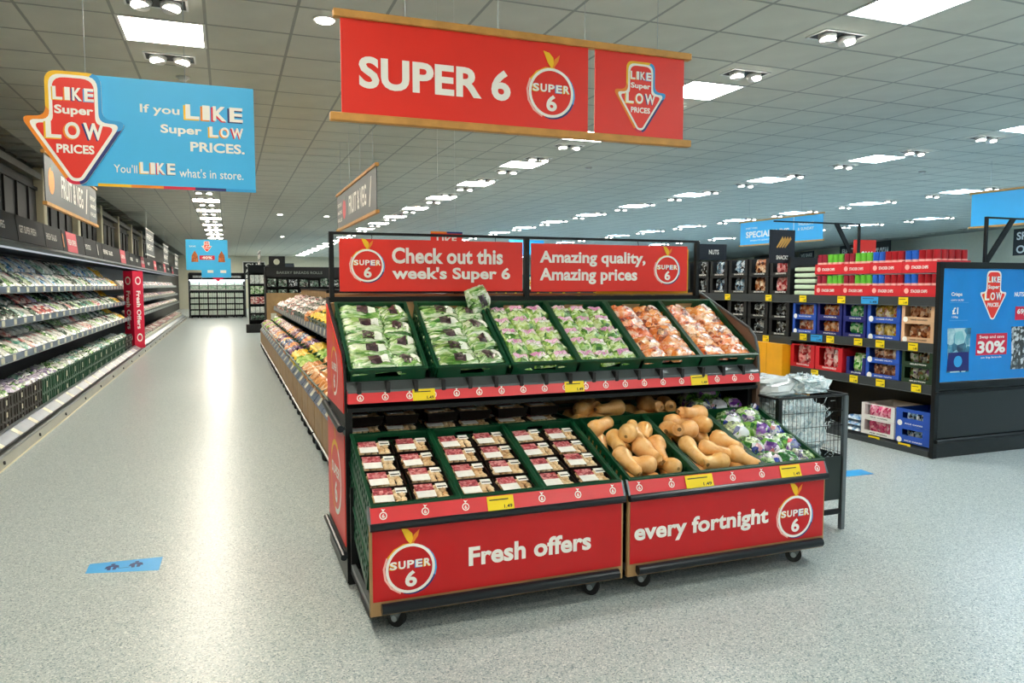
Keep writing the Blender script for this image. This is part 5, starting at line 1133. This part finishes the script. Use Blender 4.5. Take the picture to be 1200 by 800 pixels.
for q in range(4):
    s = obj('cage_shelf', MB().box(.01,.01,.12+q*.27,.36,.39,.135+q*.27), SLATE, rc); mb = MB()
    for i in range(4):
        for j in range(3): mb.bbox(.02+i*.085, .03+j*.12, .136+q*.27, .095+i*.085, .14+j*.12, .33+q*.27, c=.01)
    tag(obj('milk_bottles', mb, mat('milk white', 'e2efe6', .4), s), kind='stuff'); mb = MB()
    for i in range(4):
        for j in range(3): mb.box(.04+i*.085, .06+j*.12, .33+q*.27, .075+i*.085, .10+j*.12, .35+q*.27)
    tag(obj('bottle_caps', mb, GT, s), kind='stuff')
for x in (.05, .32):
    for y in (.05, .35): obj('wheel', MB().tube((x-.02, y, .05), (x+.02, y, .05), .05, 10), RUBBER, rc)
RC = Proto(rc)
for i in range(6): RC.put((-1.62+i*.385, 37.25, 0), 0, 'roll cage of milk at the end of the left aisle, %s from the left' % ORD[i], 'roll cages of milk')
# boards on the end wall
def wall_board(label, x, y, z, w_, h, lines, rz=0, m=None):
    t = thing('wall_sign', label, 'sign', (x, y, z), rz); obj('frame', MB().box(-.05, -.03, -.05, w_+.05, 0, h+.05), WHITE if m is None else m, t); p = obj('panel', MB().box(0, -.04, 0, w_, -.03, h), BLACK, t)
    for i, s in enumerate(lines): text(s, w_*.1, h*(1-(i+.85)/len(lines)), w_*.9, h*(1-(i+.2)/len(lines)), -.045, WHITE, p, .03)
wall_board('black chalkboard sign high on the far end wall', 1.0, YE, 1.9, 1.3, 1.1, ['OUR', 'AMAZING', 'MILK'])
wall_board('narrow black sign high on the far end wall, partly behind the poster', -1.3, YE, 1.7, .6, 1.2, ['DAIRY'])
# right side of the far aisle: cabinets facing the aisle, rack, end panel, black shelving
for k in range(4):
    CH.put((1.05, 27.0+ML*(k+1), 0), R(-90), 'chiller cabinet on the right of the far aisle, %s beyond the magazine rack' % ORD[k], 'far right chiller cabinets')
rk = thing('tall_rack', 'tall narrow black rack of goods at the right of the far aisle', 'rack', (.62, 25.3, 0)); obj('frame', MB().box(0, 0, 0, .04, .5, 2.15).box(.49, 0, 0, .53, .5, 2.15).box(0, .46, 0, .53, .5, 2.15).box(0, 0, 2.11, .53, .5, 2.15), STEELD, rk); obj('header_board', MB().box(0, -.02, 1.90, .53, 0, 2.15), HDR, rk)
for z in (.4, .62, .90, 1.22, 1.55): obj('shelf', MB().box(.04, 0, z-.03, .49, .46, z), STEELD, rk)
obj('foot_box', MB().box(-.1, -.3, 0, .5, 0, .26), BLACK, rk)
for z, k, h in ((.62, 'white', .2), (.90, 'pink', .24), (1.22, 'green', .26), (1.55, 'white', .28), (.4, 'dark', .16)):
    for i in range(3):
        o = obj('boxed_item', MB().bbox(-.065, 0, 0, .065, .3, h, c=.008), CF[k], None); o.location = (.62+.12+i*.145, 25.35, z); tag(o, 'boxed item on the tall narrow rack, shelf at %s, %s of three' % ({.4: 'the bottom', .62: 'second level', .9: 'third level', 1.22: 'fourth level', 1.55: 'the top'}[z], ('left', 'middle', 'right')[i]), 'box')
ep = thing('end_unit', 'plain oak end board with a paper holder at the far end of the produce bins', 'end unit', (.93, 20.3, 0)); obj('board', MB().bbox(0, 0, 0, .95, .03, 1.30, c=.004), WOOD, ep); ph = obj('paper_holder', MB().box(.10, -.03, .62, .24, 0, .78), PAPER, ep); obj('board', MB().bbox(.95, 0, 0, 1.9, .03, 1.30, c=.004), WOOD, ep)
def dark_block(label, x, y, w_, z0, z1, seed, rows_):
    t = thing('black_shelving', label, 'shelving', (x, y, 0)); r = random.Random(seed)
    obj('back_board', MB().box(0, .45, 0, w_, .5, z1), CBK, t); obj('top_board', MB().box(0, 0, z1-.28, w_, .03, z1), CBK, t)
    for s in (0, w_-.03): obj('side_board', MB().box(s, 0, 0, s+.03, .45, z1), CBK, t)
    text('BAKERY BREADS ROLLS', .3, z1-.19, w_*.5, z1-.12, -.003, mat('dull print', '8c938c', .5), t, .01)
    for q in range(rows_):
        z = z0+q*.32; obj('shelf', MB().box(.03, 0, z-.02, w_-.03, .45, z), STEELD, t)
        for i in range(int(w_/.28)-1):
            o = obj('dark_pack', MB().bbox(0, 0, 0, .22, .25, r.uniform(.16, .26), c=.01), r.choice([CF['dark'], F_BW, CF['purple'] if 'purple' in CF else CF['dark'], CF['dark']]), None); o.location = (x+.06+i*.28, y+.06, z+.001); tag(o, 'dark wrapped pack on %s' % label, 'pack', 'packs on '+label)
            o['label'] = 'dark wrapped pack, %s along level %s of the %s' % (ordw(i), ('one', 'two', 'three', 'four')[q], label.split(' behind')[0])
    return t
dark_block('black bakery shelving behind the oak end board', .95, 21.2, 3.0, .5, 2.0, 1, 4)
bl = thing('black_sign', 'black sign with a pale loaf symbol over the bakery shelving', 'sign', (1.05, 21.15, 2.0)); obj('panel', MB().box(0, 0, 0, .42, .02, .28), CBK, bl); obj('loaf_symbol', MB().tube((.2, 0, .13), (.2, -.004, .13), .08, 14), PAPER, bl)
dark_block('black shelving block further right behind the display', 4.2, 21.2, 1.3, .5, 1.9, 2, 3)
# boards on the right wall
import bpy as _b
WA = math.atan2(.40, 1.0)   # the wall leans this far off the aisle direction
def rwall(y, z): return (xr(y)-.005, y, z)
def right_board(label, y, z, w_, h, lines, m=None):
    p = rwall(y, z); t = thing('wall_sign', label, 'sign', p, R(-90)-WA); obj('frame', MB().box(-.04, -.03, -.04, w_+.04, -.005, h+.04), m or BLACK, t); pn = obj('panel', MB().box(0, -.04, 0, w_, -.03, h), BLACK, t)
    for i, s in enumerate(lines): text(s, w_*.08, h*(1-(i+.85)/len(lines)), w_*.92, h*(1-(i+.25)/len(lines)), -.045, WHITE, pn, .03)
right_board('black HOME BAKERY board on the right wall', 40.0, 2.45, 6.6, .85, ['HOME BAKERY'])
right_board('small black WE BAKE chalkboard right of the bakery board', 32.5, 2.35, 1.9, .9, ['WE BAKE', 'DAILY', 'FOR ALL'])
right_board('black board reading BRITISH on the right wall', 27.7, 2.45, 3.1, .85, ['BRITISH', 'FROZEN'])
right_board('black board at the right edge of the right wall', 16.0, 2.4, 2.0, .8, ['SPECIAL', 'OFFERS'], CREAM)
right_board('black panel beside the BRITISH board', 24.5, 2.45, 1.4, .85, ['ICE CREAM'])
rsn = thing('arrow_sign', 'small red and white price sign above the snack tubs', 'sign', (10.3, 10.2, 1.75)); obj('panel', MB().box(0, 0, 0, .5, .02, .55), RED, rsn); text('LOW', .08, .15, .42, .35, -.003, WHITE, rsn, .05); obj('post', MB().box(.24, .02, -1.75, .27, .05, .3), STEELD, rsn)

# tidy: any thing that kept an empty label loses nothing but gets a plain one
for o in COL.objects:
    if o.parent is None and 'label' in o:
        ws_ = o['label'].split()
        if len(ws_) > 16: o['label'] = o['label'].replace(' of its pair,', ',').replace('bag in the ', 'bag, ').replace(' of the second shelf', ' second shelf').replace('between orange and yellow bags', 'middle').replace('beside the poster stand', 'at right').replace(' at its left end', ' at left').replace(' pack in the', ' pack,').replace(', left of three', ', left').replace(', right of three', ', right').replace(', middle of three', ', middle')
    if o.parent is None and 'label' in o and not o['label']: o['label'] = o.name.split('.')[0].replace('_', ' ')
